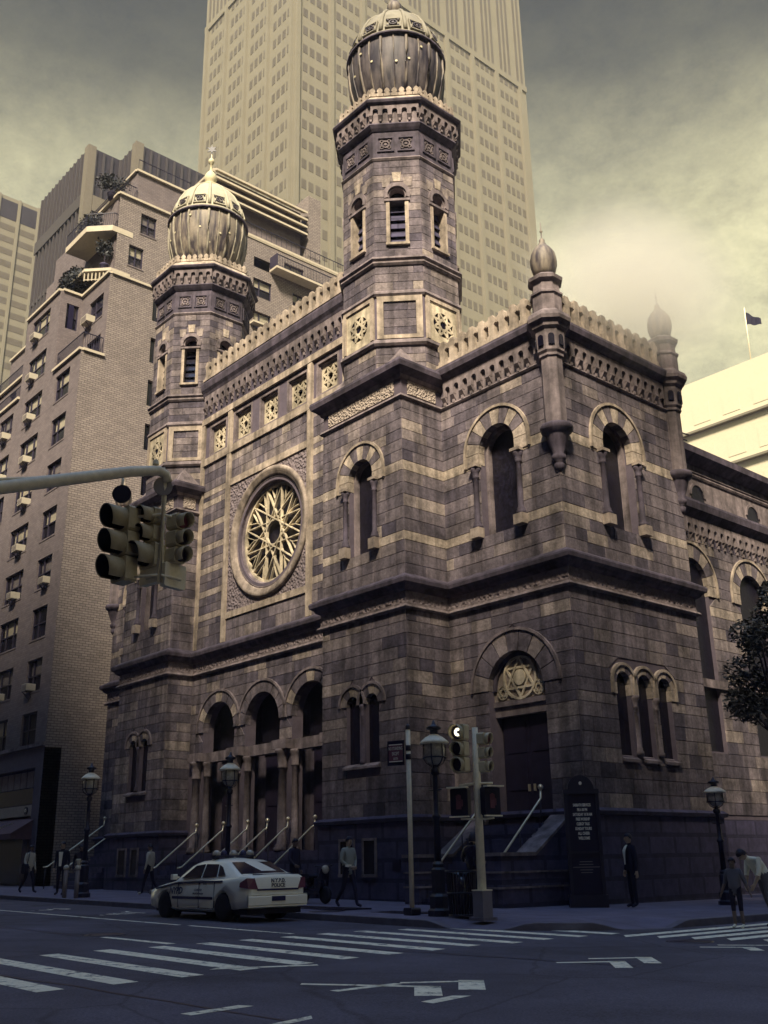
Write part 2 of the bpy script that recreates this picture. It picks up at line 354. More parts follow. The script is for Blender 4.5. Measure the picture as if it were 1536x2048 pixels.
def molding(path,prof,closed=False):      # sweep profile [(out,z)] along plan path; outwards is to the right of travel
    n=len(path); P=[Vector(p) for p in path]; off=[]
    def nrm(a,b): d=(b-a).normalized(); return Vector((d.y,-d.x))
    for i in range(n):
        ns=[]
        if closed or i>0: ns.append(nrm(P[i-1],P[i]))
        if closed or i<n-1: ns.append(nrm(P[i],P[(i+1)%n]))
        if len(ns)==2:
            m=(ns[0]+ns[1]); m=m/max(m.dot(ns[0]),.15)
        else: m=ns[0]
        off.append(m)
    mb=MB(); k=len(prof); vs=[];fs=[]
    for i in range(n):
        for o,z in prof: vs.append((P[i].x+off[i].x*o,P[i].y+off[i].y*o,z))
    for i in range(n if closed else n-1):
        j=(i+1)%n
        for q in range(k): fs.append((i*k+q,j*k+q,j*k+(q+1)%k,i*k+(q+1)%k))
    if not closed: fs.append(list(range(k))); fs.append([(n-1)*k+q for q in range(k)][::-1])
    mb.add(vs,fs); return mb
def text_mesh(name,body,size,M,m,parent=None,extrude=.004,align='CENTER',shear=0.,sx=1.,bold=0.):
    cu=bpy.data.curves.new(name,'FONT'); cu.body=body; cu.size=size; cu.extrude=extrude; cu.align_x=align; cu.shear=shear; cu.resolution_u=2; cu.offset=bold
    t=bpy.data.objects.new(name,cu); col.objects.link(t)
    dg=bpy.context.evaluated_depsgraph_get(); me=bpy.data.meshes.new_from_object(t.evaluated_get(dg))
    bpy.data.objects.remove(t); bpy.data.curves.remove(cu)
    S=Matrix.Diagonal((sx,1,1,1)); me.transform(M@S); me.materials.clear(); me.materials.append(MATS[m])
    return link(name,me,parent)
def ground_z(x,y): return -.009*x-.008*y
# ------------------------------------------------------------------ synagogue
SYN = thing('synagogue','banded stone corner synagogue with two octagonal onion-domed towers and a rose window','synagogue',(0,0,0))
W, GAP = 4.35, 10.81
XB = -W-GAP-W; XL = -W-GAP            # left edge of left block, right edge of left block
D, DB, WW, WD = 1.926, 1.21, 5.1, 6.67
YE = D+WD
STONES = []
class Op:
    """opening as the stone courses see it"""
    def __init__(s,uc,r,zs,z0,t=0.,drop=0.,rectop=None): s.uc,s.r,s.zs,s.z0,s.t,s.drop,s.rt=uc,r,zs,z0,t,drop,rectop
    def span(s,z):
        if z<s.z0-1e-4: return None
        if s.rt is not None: return (s.uc-s.r,s.uc+s.r) if z<=s.rt+1e-4 else None
        if z<s.zs-s.drop: return (s.uc-s.r-.01,s.uc+s.r+.01)
        R=s.r+s.t-.03
        if z<=s.zs: return (s.uc-R,s.uc+R)
        h=z-s.zs
        if h>=R: return None
        w=math.sqrt(R*R-h*h); return (s.uc-w,s.uc+w)
def pick_tone(rng,lo=0.):
    k=rng.random()
    if k<.10: return rng.uniform(.58,.76)
    if k<.26: return rng.uniform(.05,.24)
    return min(max(rng.gauss(.42,.11),.2),.60)
def lay(F,par,a0,a1,z0,z1,ops=(),bands=(),course=.40,seed=1,lmin=.55,lmax=1.25,d=.028,shift=0.):
    rng=random.Random(seed); rows=[]; z=z0
    bl=sorted([b for b in bands if b[1]>z0 and b[0]<z1])
    while z<z1-.02:
        nb=[b for b in bl if b[0]>=z-.01]
        if nb and abs(nb[0][0]-z)<.02: rows.append((z,min(nb[0][1],z1),nb[0][2])); z=min(nb[0][1],z1); continue
        lim=nb[0][0] if nb else z1
        n=max(1,round((lim-z)/course)); h=(lim-z)/n
        for i in range(n): rows.append((z+i*h,z+(i+1)*h,None))
        z=lim
    g=.0045
    for zb,zt,tn in rows:
        cuts=[]
        for op in ops:
            s0=op.span(zb+.01); s1=op.span(zt-.01)
            if s0 is None and s1 is None: continue
            if s0 is None: s0=(op.uc-op.r,op.uc+op.r) if op.rt is None else s1
            if s1 is None: s1=(op.uc,op.uc) if op.rt is None else s0
            cuts.append((s0,s1))
        cuts.sort(key=lambda c:c[0][0])
        segs=[]; L=(a0,a0)
        for s0,s1 in cuts: segs.append((L,(s0[0],s1[0]))); L=(s0[1],s1[1])
        segs.append((L,(a1,a1)))
        for (lb,lt),(rb,rt) in segs:
            if min(rb-lb,rt-lt)<-.05 or max(rb-lb,rt-lt)<.10: continue
            x=max(lb,lt); xe=min(rb,rt); cutsx=[]
            p=x+rng.uniform(.35,lmax)*(1 if tn is None else 1.4)
            while p<xe-.30: cutsx.append(p); p+=rng.uniform(lmin,lmax)*(1 if tn is None else 1.4)
            bx=[(lb,lt)]+[(c,c) for c in cutsx]+[(rb,rt)]
            for i in range(len(bx)-1):
                q0,q1=bx[i],bx[i+1]
                t=pick_tone(rng) if tn is None else min(1,max(0,tn+rng.uniform(-.10,.06)))
                c=[(q0[0]+g,zb+g),(max(q1[0]-g,q0[0]+g+.005),zb+g),(max(q1[1]-g,q0[1]+g+.005),zt-g),(q0[1]+g,zt-g)]
                STONES.append((F,c,d+rng.uniform(-.005,.005),t,par))
def stone_geo(mb,F,c,d,t):
    mb.M=F; mb.tone=t; b=.007
    cx=sum(p[0] for p in c)/4; cz=sum(p[1] for p in c)/4
    k=[(p[0]+(b if p[0]<cx else -b),p[1]+(b if p[1]<cz else -b)) for p in c]
    mb.add([(p[0],0,p[1]) for p in c]+[(p[0],d,p[1]) for p in k],[(4,5,6,7),(0,1,5,4),(1,2,6,5),(2,3,7,6),(3,0,4,7)])
def voussoirs(F,par,uc,zs,r,R,n,drop=0.,d0=-.02,d1=.06,tones=None,hood=True,a0=0.,a1=PI,hoodmat='stone_light',dep=.22):
    rng=random.Random(int(uc*37+zs*11))
    for i in range(n):
        mb=MB(F); mb.tone=(tones[i%len(tones)] if tones else (.9 if i%2==0 else .28))+rng.uniform(-.06,.06)
        b0=a0+(a1-a0)*i/n+.012; b1=a0+(a1-a0)*(i+1)/n-.012; m=(b0+b1)/2
        P=lambda q,a:(uc+q*math.cos(a),zs+q*math.sin(a))
        r_=r-.012
        mb.prism([P(r_,b0),P(R,b0),P(R,m),P(R,b1),P(r_,b1),P(r_,m)],-dep,d1); mb.build('voussoir','stone',par)
    if drop:
        for sgn in (-1,1):
            mb=MB(F); mb.tone=.9; x0,x1=sorted((uc+sgn*(r-.012),uc+sgn*R)); mb.box(x0,x1,-dep,d1,zs-drop,zs-.01); mb.build('voussoir','stone',par)
    if hood:
        mb=MB(F); mb.smooth=False; mb.arc((uc,zs),R,R+.09,a0,a1,16,0,d1+.05)
        if drop:
            for sgn in (-1,1):
                x0,x1=sorted((uc+sgn*R,uc+sgn*(R+.09))); mb.box(x0,x1,0,d1+.05,zs-drop,zs)
        mb.build('hood_mould',hoodmat,par)
def colonnette(F,par,a,d,z0,z1,r=.09,m='stone_dark',name='colonnette',cap=.38):
    mb=MB(F); mb.smooth=True
    mb.lathe([(r*1.7,z0),(r*1.7,z0+.10),(r*1.35,z0+.16),(r*1.45,z0+.20),(r,z0+.26),(r*.92,z1-cap),(r*1.25,z1-cap+.03),(r*.95,z1-cap+.07),(r*1.3,z1-.18),(r*1.75,z1-.09),(r*1.75,z1)],12,(a,d))
    return mb.build(name,m,par)
def glazing(F,par,poly,d,m='glass_dark',name='pane'):
    mb=MB(F); mb.prism(poly,d,d-.03); return mb.build(name,m,par)
def lattice_star(F,par,uc,zc,R,d,m='stone_pale',n=8,k=3,w=.07,th=.08,rim=True,name='star_tracery',inner=None):
    mb=MB(F)
    P=[(uc+R*math.cos(2*PI*(i+.5)/n),zc+R*math.sin(2*PI*(i+.5)/n)) for i in range(n)]
    for i in range(n):
        p,q=P[i],P[(i+k)%n]; y=d+(.006 if i%2 else 0)+.001*i
        L=math.hypot(q[0]-p[0],q[1]-p[1]); nx,nz=-(q[1]-p[1])/L*w/2,(q[0]-p[0])/L*w/2
        mb.prism([(p[0]+nx,p[1]+nz),(p[0]-nx,p[1]-nz),(q[0]-nx,q[1]-nz),(q[0]+nx,q[1]+nz)],y-th,y)
    if rim: mb.arc((uc,zc),R*.98,R*1.10,0,2*PI,24,d-th,d+.02)
    if inner:
        for i in range(n):
            a=2*PI*i/n; mb.bar((uc+inner*math.cos(a),d-th/2,zc+inner*math.sin(a)),(uc+R*math.cos(a),d-th/2,zc+R*math.sin(a)),w*.9,th*.8,up=(0,1,0))
    return mb.build(name,m,par)
def part(name,m,mb): return mb.build(name,m,SYN)

# ---- frames
F_RB = FR((-W,0,0),(1,0,0),(0,-1,0))           # right tower block, front
F_RBs= FR((0,0,0),(0,1,0),(1,0,0))             # its return towards the wing
F_WF = FR((0,D,0),(1,0,0),(0,-1,0))            # wing front
F_WS = FR((WW,D,0),(0,1,0),(1,0,0))            # wing side street face
F_BAY= FR((XL,DB,0),(1,0,0),(0,-1,0))          # rose window bay
F_LB = FR((XB,0,0),(1,0,0),(0,-1,0))
F_LBs= FR((XL,0,0),(0,1,0),(1,0,0))
F_LW = FR((XB-WW,D,0),(1,0,0),(0,-1,0))
LB1=(13.62,13.98,.95); LB2=(11.15,11.47,.9)    # light courses
BANDS=[LB2,LB1]

# ---- tower blocks: front faces
def tower_block(F,seed,bandtone=.9):
    par=None
    w=MB(F)
    winR,wzs=.66,13.98
    dbl=[(1.65,.33),(2.63,.33)]
    holes=[archpoly(2.175,winR,wzs,11.15)]+[archpoly(c,r,6.0,4.05,8) for c,r in dbl]
    wall(w,rect(0,W,2.2,17.2),holes,.42)
    par=part('block_wall','mortar',w)
    ops=[Op(2.175,winR,wzs,11.15,.56,.36)]
    lay(F,par,0,W,9.95,16.28,ops,[(LB2[0],LB2[1],bandtone),(LB1[0],LB1[1],bandtone)],seed=seed)
    ops=[Op(c,r,6.0,4.05,.30,0.) for c,r in dbl]+[Op(2.14,.16,6,4.05,rectop=6.0)]
    lay(F,par,0,W,2.45,8.82,ops,[(5.35,5.68,.62)],seed=seed+1)
    voussoirs(F,par,2.175,wzs,winR,winR+.56,9,.36,tones=[.92,.3])
    glazing(F,par,archpoly(2.175,winR,wzs,11.15),-.40,'glass_stained')
    mb=MB(F); mb.arc((2.175,wzs),winR-.09,winR,0,PI,14,-.40,-.2); mb.box(2.175-winR,2.175-winR+.09,-.40,-.2,11.15,wzs); mb.box(2.175+winR-.09,2.175+winR,-.40,-.2,11.15,wzs)
    mb.build('window_frame','stone_mid',par)
    for s in (-1,1):
        colonnette(F,par,2.175+s*(winR+.13),.08,11.5,13.60); MB(F).box(2.175+s*(winR+.13)-.17,2.175+s*(winR+.13)+.17,.0,.26,11.12,11.5).build('column_base','stone_tan',par); MB(F).box(2.175+s*(winR+.13)-.17,2.175+s*(winR+.13)+.17,.0,.25,13.60,13.70).build('abacus','stone_tan',par)
    for c,r in dbl:
        voussoirs(F,par,c,6.0,r,r+.29,5,0.,tones=[.28,.75,.9],d1=.05,hoodmat='stone_mid')
        glazing(F,par,archpoly(c,r,6.0,4.05,8),-.14)
    colonnette(F,par,2.14,.0,4.1,6.0,.07)
    mb=MB(F); mb.prismx([(.0,3.95),(.16,3.95),(.16,4.02),(.0,4.12)],1.25,3.05); mb.build('sill','stone_mid',par)
    # entablature frieze under the block cornice
    mb=MB(F); mb.box(.35,W-.35,.0,.05,16.50,17.02); mb.build('carved_frieze','carved_light',par)
    # cellar windows
    for c0,c1 in ((1.12,1.76),(2.28,2.82)):
        mb=MB(F); mb.box(c0,c1,.115,.135,.77,1.75); o=mb.build('cellar_window','glass_dark',SYN)
        mb=MB(F); mb.box(c0-.07,c0,.11,.17,.77,1.75); mb.box(c1,c1+.07,.11,.17,.77,1.75); mb.box(c0-.07,c1+.07,.11,.19,.68,.77); mb.box(c0-.07,c1+.07,.11,.17,1.75,1.83); mb.build('frame','stone_mid',o)
    return par
tower_block(F_RB,101); tower_block(F_LB,301,.6)
for F,wid,sd in ((F_RBs,D,501),(F_LBs,DB,511)):
    w=MB(F); wall(w,rect(0,wid,2.2,17.2),[]); par=part('block_return','mortar',w)
    lay(F,par,0,wid,9.95,16.28,[],BANDS if wid==D else [],seed=sd); lay(F,par,0,wid,2.45,8.82,[],[(5.35,5.68,.45)],seed=sd+1)
    mb=MB(F); mb.box(.3,wid-.3,0,.05,16.50,17.02); mb.build('carved_frieze','carved_light',par)
mb=MB(F_RB); mb.box(3.62,3.98,.11,.14,.88,1.18); mb.build('plaque','sign_black',SYN)

# ---- right wing front and side
def arch_window(F,par,uc,r,zs,z0,t,n=9,drop=.36,colm='stone_dark',dep=.5):
    voussoirs(F,par,uc,zs,r,r+t,n,drop,tones=[.92,.45])
    glazing(F,par,archpoly(uc,r,zs,z0),-dep+.02,'glass_stained')
    mb=MB(F); mb.arc((uc,zs),r-.12,r,0,PI,14,-dep,-dep+.22); mb.box(uc-r,uc-r+.12,-dep,-dep+.22,z0,zs); mb.box(uc+r-.12,uc+r,-dep,-dep+.22,z0,zs)
    mb.build('window_frame','stone_mid',par)
    for s in (-1,1):
        a=uc+s*(r+.15); colonnette(F,par,a,.09,z0+.30,zs-drop-.10,.10); MB(F).box(a-.19,a+.19,.0,.29,z0-.04,z0+.30).build('column_base','stone_tan',par); MB(F).box(a-.19,a+.19,.0,.28,zs-drop-.10,zs-drop).build('abacus','stone_tan',par)
w=MB(F_WF)
wall(w,rect(0,WW,2.05,17.3),[archpoly(2.57,.80,14.12,11.15),archpoly(2.78,1.13,6.1,2.1)],.55)
par=part('wing_front_wall','mortar',w); WFP=par
lay(F_WF,par,0,WW,9.95,16.28,[Op(2.57,.80,14.12,11.15,.58,.42)],BANDS,seed=601)
lay(F_WF,par,0,WW,2.45,8.82,[Op(2.78,1.13,6.1,2.1,.62,0)],[(5.42,5.72,.35)],seed=602)
arch_window(F_WF,par,2.57,.80,14.12,11.15,.58,drop=.42)
voussoirs(F_WF,par,2.78,6.1,1.13,1.75,9,0,tones=[.35,.3,.62],hoodmat='stone_mid')
# doorway: star tympanum, lintel, double door
mb=MB(F_WF); mb.prism(archpoly(2.78,1.13,6.1,5.78,16),-.24,-.30); mb.build('tympanum','stone_tan',par)
lattice_star(F_WF,par,2.78,6.42,.62,-.19,'stone_pale',6,2,.07,.05,rim=True,name='star_ornament')
mb=MB(F_WF); mb.arc((2.78,6.42),0.0,.24,0,2*PI,16,-.25,-.16); mb.build('boss','stone_pale',par)
for s in (-1,1):
    lattice_star(F_WF,par,2.78+s*.72,6.02,.20,-.20,'stone_pale',6,2,.04,.04,name='star_ornament')
mb=MB(F_WF); mb.arc((2.78,6.1),.98,1.13,0,PI,18,-.30,-.16); mb.build('tympanum_moulding','stone_dark',par)
mb=MB(F_WF); mb.box(1.65,3.91,-.55,-.26,5.30,5.60); mb.box(1.60,3.96,-.55,-.18,5.60,5.76); mb.build('lintel','stone_mid',par)
for i in (0,1):
    x0=1.72+i*1.06; dr=MB(F_WF).box(x0,x0+1.05,-.56,-.50,2.1,5.30).build('door_leaf','door_wood',par)
    for z0,z1 in ((2.25,3.0),(3.1,4.1),(4.2,5.15)):
        MB(F_WF).box(x0+.14,x0+.91,-.50,-.475,z0,z1).build('panel','door_wood',dr)
    MB(F_WF).box(x0+(.92 if i==0 else .08),x0+(.97 if i==0 else .13),-.50,-.43,3.05,3.25).build('handle','brass',dr)
w=MB(F_WS)
tri=(2.20,3.27,4.34)
wall(w,rect(0,WD,2.2,17.3),[archpoly(3.10,.82,14.12,11.15)]+[archpoly(c,.36,6.12,3.95,8) for c in tri],.55)
par=part('wing_side_wall','mortar',w)
lay(F_WS,par,0,WD,9.95,16.28,[Op(3.10,.82,14.12,11.15,.58,.42)],BANDS,seed=701)
lay(F_WS,par,0,WD,2.45,8.82,[Op(c,.36,6.12,3.95,.44,0) for c in tri]+[Op(3.27,.9,6.1,3.95,rectop=6.1)],[(5.42,5.72,.62)],seed=702)
arch_window(F_WS,par,3.10,.82,14.12,11.15,.58,drop=.42)
for c in tri:
    voussoirs(F_WS,par,c,6.12,.36,.53,5,.35,tones=[.9,.25,.9],d1=.05)
    glazing(F_WS,par,archpoly(c,.36,6.12,3.95,8),-.16)
    MB(F_WS).prismx([(-.15,4.0),(.14,3.86),(.14,3.78),(-.15,3.9)],c-.40,c+.40).build('sill','stone_mid',par)
for a in (2.735,3.805): colonnette(F_WS,par,a,-.03,4.0,5.78,.095,'stone_mid')

# ---- rose bay
CA=GAP/2; CRX=CA+.18; ZR=14.13
w=MB(F_BAY)
arches=[CA-3.15,CA,CA+3.15]; stars=[CA+(i-2)*2.05 for i in range(5)]
circ=lambda r,n=40:[(CRX+r*math.cos(2*PI*i/n),ZR+r*math.sin(2*PI*i/n)) for i in range(n)]
wall(w,rect(0,GAP,-.5,23.05),[archpoly(c,1.18,6.35,1.55,16) for c in arches]+[circ(2.2)]+[rect(c-.74,c+.74,18.98,20.56) for c in stars],.5)
BAY=par=part('rose_bay_wall','mortar',w)
lay(F_BAY,par,0,GAP,5.55,8.82,[Op(c,1.18,6.35,2.1,.44,0) for c in arches],[],seed=801)
lay(F_BAY,par,0,GAP,9.98,10.95,[],[],seed=802)
alt=[(11.2+i*1.06,11.2+i*1.06+.30,.82) for i in range(6)]
lay(F_BAY,par,.26,2.22,10.95,18.6,[],alt+[(17.0,17.3,.9)],seed=803,lmin=.7)
lay(F_BAY,par,GAP-2.22,GAP-.26,10.95,18.6,[],alt+[(17.0,17.3,.9)],seed=804,lmin=.7)
lay(F_BAY,par,2.58,GAP-2.58,17.3,18.6,[],[],seed=805)
for a0,a1 in ((0,.24),(2.24,2.56),(GAP-2.56,GAP-2.24),(GAP-.24,GAP)):
    MB(F_BAY).box(a0,a1,0,.10,9.98,20.72).build('pilaster','stone_light',par)
for z0,z1,a0,a1 in ((17.0,17.30,2.56,GAP-2.56),(10.95,11.22,2.56,GAP-2.56)):
    MB(F_BAY).box(a0,a1,0,.085,z0,z1).build('frame_band','stone_light',par)
for z0,z1,d in ((18.6,18.94,.11),(20.72,21.02,.12)):
    MB(F_BAY).box(0,GAP,0,d,z0,z1).build('light_band','stone_light',par)
w=MB(F_BAY); wall(w,rect(2.56,GAP-2.56,11.22,17.0),[circ(2.72)],.03,d=.03); w.build('carved_spandrel','carved',par)
ring=MB(F_BAY); ring.smooth=True
def torus_band(mb,prof,n=56):
    k=len(prof)
    vs=[(CRX+r*math.cos(2*PI*i/n),d,ZR+r*math.sin(2*PI*i/n)) for i in range(n) for r,d in prof]
    mb.add(vs,[(i*k+q,((i+1)%n)*k+q,((i+1)%n)*k+(q+1)%k,i*k+(q+1)%k) for i in range(n) for q in range(k)])
torus_band(ring,[(2.78,.0),(2.80,.12),(2.72,.17),(2.62,.16),(2.55,.10),(2.45,.10),(2.40,.02),(2.40,-.05)]); ring.build('rose_outer_ring','stone_tan',par)
ring=MB(F_BAY); ring.smooth=True; torus_band(ring,[(2.42,-.05),(2.40,.0),(2.34,.03),(2.28,-.10),(2.18,-.12),(2.10,-.22),(2.06,-.38),(2.30,-.45)]); RR=ring.build('rose_inner_ring','stone_mid',par)
glazing(F_BAY,par,circ(2.2),-.46,'glass_stained','rose_glass')
tr=lattice_star(F_BAY,par,CRX,ZR,2.02,-.22,'stone_pale',12,5,.045,.12,rim=False,name='rose_tracery')
mb=MB(F_BAY)
for i in range(12):
    a=2*PI*i/12; P=lambda q,t:(CRX+q*math.cos(t),ZR+q*math.sin(t))
    for s in (-1,1):
        p=P(2.08,a+s*.13); q=P(1.50,a+s*.02); mb.bar((p[0],-.30,p[1]),(q[0],-.30,q[1]),.03,.10,up=(0,1,0))
    p=P(1.50,a); q=P(.62,a+.10); mb.bar((p[0],-.31,p[1]),(q[0],-.31,q[1]),.035,.09,up=(0,1,0))
mb.arc((CRX,ZR),2.02,2.12,0,2*PI,40,-.36,-.20)
mb.build('rose_bars','stone_pale',par)
for c in stars:
    o=MB(F_BAY).box(c-.74,c+.74,-.35,-.28,18.98,20.56).build('star_window','glass_dark',par)
    mb=MB(F_BAY)
    for q,dd in ((.0,.02),(.06,-.06)):
        mb.box(c-.74+q,c-.64+q,-.5,dd,18.98+q,20.56-q); mb.box(c+.64-q,c+.74-q,-.5,dd,18.98+q,20.56-q); mb.box(c-.64+q,c+.64-q,-.5,dd,20.46-q,20.56-q); mb.box(c-.64+q,c+.64-q,-.5,dd,18.98+q,19.08+q)
    mb.build('frame','stone_mid',o)
    mb=MB(F_BAY); sq=.62; zc=19.77
    cir=[(c+.50*math.cos(2*PI*i/24),zc+.50*math.sin(2*PI*i/24)) for i in range(24)]
    wall(mb,rect(c-sq,c+sq,zc-.66,zc+.66),[cir],.06,d=-.15); mb.build('panel','stone_pale',o)
    lattice_star(F_BAY,o,c,zc,.50,-.15,'stone_pale',8,3,.075,.06,rim=False,name='star')
# portal: columns, transom, porch with doors
for i,c in enumerate(arches):
    voussoirs(F_BAY,par,c,6.35,1.18,1.60,9,0,tones=[.30,.85,.35] if i!=1 else [.45,.4,.5],hoodmat='stone_mid',a0=.0)
    MB(F_BAY).box(c-1.18,c+1.18,-.42,-.10,5.12,5.52).build('transom','stone_mid',par)
    mb=MB(F_BAY); mb.box(c-1.18,c+1.18,-.90,-.85,5.52,7.6); mb.build('tympanum_glass','glass_stained',par)
    for s in (0,1):
        x0=c-1.06+s*1.07; dr=MB(F_BAY).box(x0,x0+1.05,-1.02,-.95,1.55,5.12).build('door_leaf','door_wood',par)
        for z0,z1 in ((1.8,3.1),(3.25,4.9)): MB(F_BAY).box(x0+.15,x0+.90,-.95,-.92,z0,z1).build('panel','door_wood',dr)
for a in (CA-3.15-1.40,CA-1.575,CA+1.575,CA+3.15+1.40):
    colonnette(F_BAY,par,a,.13,1.55,5.16,.17,'stone_mid','portal_column',.7)
    for s in (-1,1):
        if .2<a+s*.42<GAP-.2 and not(a<1.5 and s<0) and not(a>GAP-1.5 and s>0): colonnette(F_BAY,par,a+s*.40,-.15,1.55,5.14,.14,'stone_mid','portal_column',.6)
    MB(F_BAY).box(a-.46,a+.46,-.3,.34,5.16,5.50).build('impost','stone_mid',par)
mb=MB(F_BAY); mb.box(-.0,GAP,-1.25,-1.1,1.4,8.8); mb.box(0,GAP,-1.1,-.5,7.6,7.8); mb.build('porch_back_wall','stone_dark',par)
MB(F_BAY).box(0,GAP,-1.1,.30,1.35,1.55).build('porch_floor','stone_base',par)

# ---- left wing (mostly hidden behind the left block)
w=MB(F_LW); wall(w,rect(0,WW,2.2,17.3),[archpoly(2.5,.8,14.12,11.15)],.5); par=part('wing_front_wall','mortar',w)
lay(F_LW,par,0,WW,9.95,16.28,[Op(2.5,.8,14.12,11.15,.58,.42)],BANDS,seed=901); lay(F_LW,par,0,WW,2.45,8.82,[],[(5.42,5.72,.5)],seed=902)
arch_window(F_LW,par,2.5,.80,14.12,11.15,.58,drop=.42)
mb=MB(); mb.box(XB-WW,XB-WW+.3,D+.01,YE,-.6,17.3); mb.box(XB-WW,XB,YE-.3,YE,-.6,17.3); part('wing_rear_wall','mortar',mb)

# ---- plinth, string courses, cornices swept round the whole front
PATH=[(XB-WW,YE),(XB-WW,D),(XB,D),(XB,0),(XL,0),(XL,DB),(-W,DB),(-W,0),(0,0),(0,D),(WW,D),(WW,YE),(3.6,YE)]
for pp in (PATH[:6],PATH[6:]): part('plinth','stone_base',molding(pp,[(-.2,-.8),(.11,-.8),(.11,2.26),(.20,2.28),(.22,2.38),(.10,2.47),(-.2,2.47)]))
part('string_course','stone_mid',molding(PATH,[(-.1,8.80),(.13,8.80),(.17,8.86),(.13,8.93),(.07,8.96),(.07,9.02),(-.1,9.02)]))
part('carved_course','carved',molding(PATH,[(-.1,9.02),(.055,9.02),(.055,9.40),(-.1,9.40)]))
part('main_cornice','stone_dark',molding(PATH,[(-.1,9.40),(.10,9.40),(.20,9.46),(.24,9.55),(.36,9.62),(.38,9.74),(.36,9.80),(.04,9.99),(-.1,9.99)]))
for pth in (PATH[2:6],PATH[6:10]):
    part('frieze_moulding','stone_mid',molding(pth,[(-.05,16.27),(.07,16.27),(.12,16.33),(.08,16.42),(.04,16.44),(-.05,16.44)]))
    part('frieze_moulding','stone_mid',molding(pth,[(-.05,17.04),(.07,17.04),(.10,17.10),(.12,17.16),(-.05,17.16)]))
    part('block_cornice','stone_dark',molding(pth,[(-.3,17.16),(.14,17.16),(.22,17.24),(.36,17.34),(.40,17.50),(.38,17.60),(.05,17.74),(-.3,17.74)]))
WP=PATH[9:]
for pth in (WP,PATH[0:3]):
    part('frieze_moulding','stone_mid',molding(pth,[(-.05,16.27),(.07,16.27),(.11,16.33),(.05,16.40),(-.05,16.40)]))
    part('wing_cornice','stone_dark',molding(pth,[(-.3,17.30),(.18,17.30),(.24,17.40),(.36,17.48),(.40,17.66),(.38,17.76),(.10,17.92),(-.3,17.92)]))
BP=[(XL,DB),(-W,DB)]
part('bay_cornice','stone_dark',molding(BP,[(-.4,22.22),(.12,22.22),(.16,22.34),(.25,22.50),(.28,22.78),(.26,22.88),(.10,23.02),(-.4,23.02)]))

# ---- corbel tables and cresting: one mesh each, shared by every unit
def unit_corbel(w=.42,h=.85):
    mb=MB(); a=.115; n=6
    arcp=[(w/2+a*math.cos(PI*i/n),h*.58+a*math.sin(PI*i/n)) for i in range(n+1)]
    mb.prism([(0,h*.30),(0,h),(w,h),(w,h*.30),(w/2+a,h*.30)]+arcp+[(w/2-a,h*.30)],0,.13)
    mb.prismx([(0,.05),(.04,.05),(.15,h*.26),(.15,h*.34),(0,h*.34)],-.085,.085); mb.box(-.05,.05,0,.07,-.06,.06)
    return mb.mesh('corbel','stone_mid')
def unit_merlon():
    mb=MB(); t=.13
    mb.prism([(-.20,0),(.20,0),(.20,.10),(.13,.14),(.13,.50),(.21,.56),(.21,.72),(.13,.76),(.10,.86),(-.10,.86),(-.13,.76),(-.21,.72),(-.21,.56),(-.13,.50),(-.13,.14),(-.20,.10)],-t,t)
    return mb.mesh('merlon','stone_light')
CORB=unit_corbel(); MERL=unit_merlon()
def run(name,me,par,F,a0,a1,z,step,d=0.):
    n=max(1,round((a1-a0)/step)); s=(a1-a0)/n
    for i in range(n):
        o=link(name,me,par); o.matrix_local=F@Matrix.Translation((a0+i*s+(s/2 if name=='merlon' else 0),d,z))@Matrix.Scale(s/step,4,(1,0,0))
tab=part('corbel_table','stone_mid',MB(F_WF).box(.42,WW-.5,.0,.03,16.42,17.30)); run('corbel',CORB,tab,F_WF,.30,4.62,16.44,.42,.03)
tab=part('corbel_table','stone_mid',MB(F_WS).box(.5,WD-.5,.0,.03,16.42,17.30)); run('corbel',CORB,tab,F_WS,.52,6.1,16.44,.42,.03)
tab=part('corbel_table','stone_dark',MB(F_BAY).box(0,GAP,.0,.03,21.05,22.22)); run('corbel',CORB,tab,F_BAY,.2,GAP-.1,21.32,.46,.03)
cr=part('cresting','stone_light',MB(F_BAY).box(0,GAP,-.1,.18,23.02,23.12)); run('merlon',MERL,cr,F_BAY,.1,GAP-.1,23.12,.49,.04)
cr=part('cresting','stone_light',MB(F_WF).box(0,WW-.6,-.1,.18,17.92,18.02)); run('merlon',MERL,cr,F_WF,.10,4.45,18.02,.49,.04)
cr=part('cresting','stone_light',MB(F_WS).box(.6,WD-.6,-.1,.18,17.92,18.02)); run('merlon',MERL,cr,F_WS,.6,6.05,18.02,.49,.04)

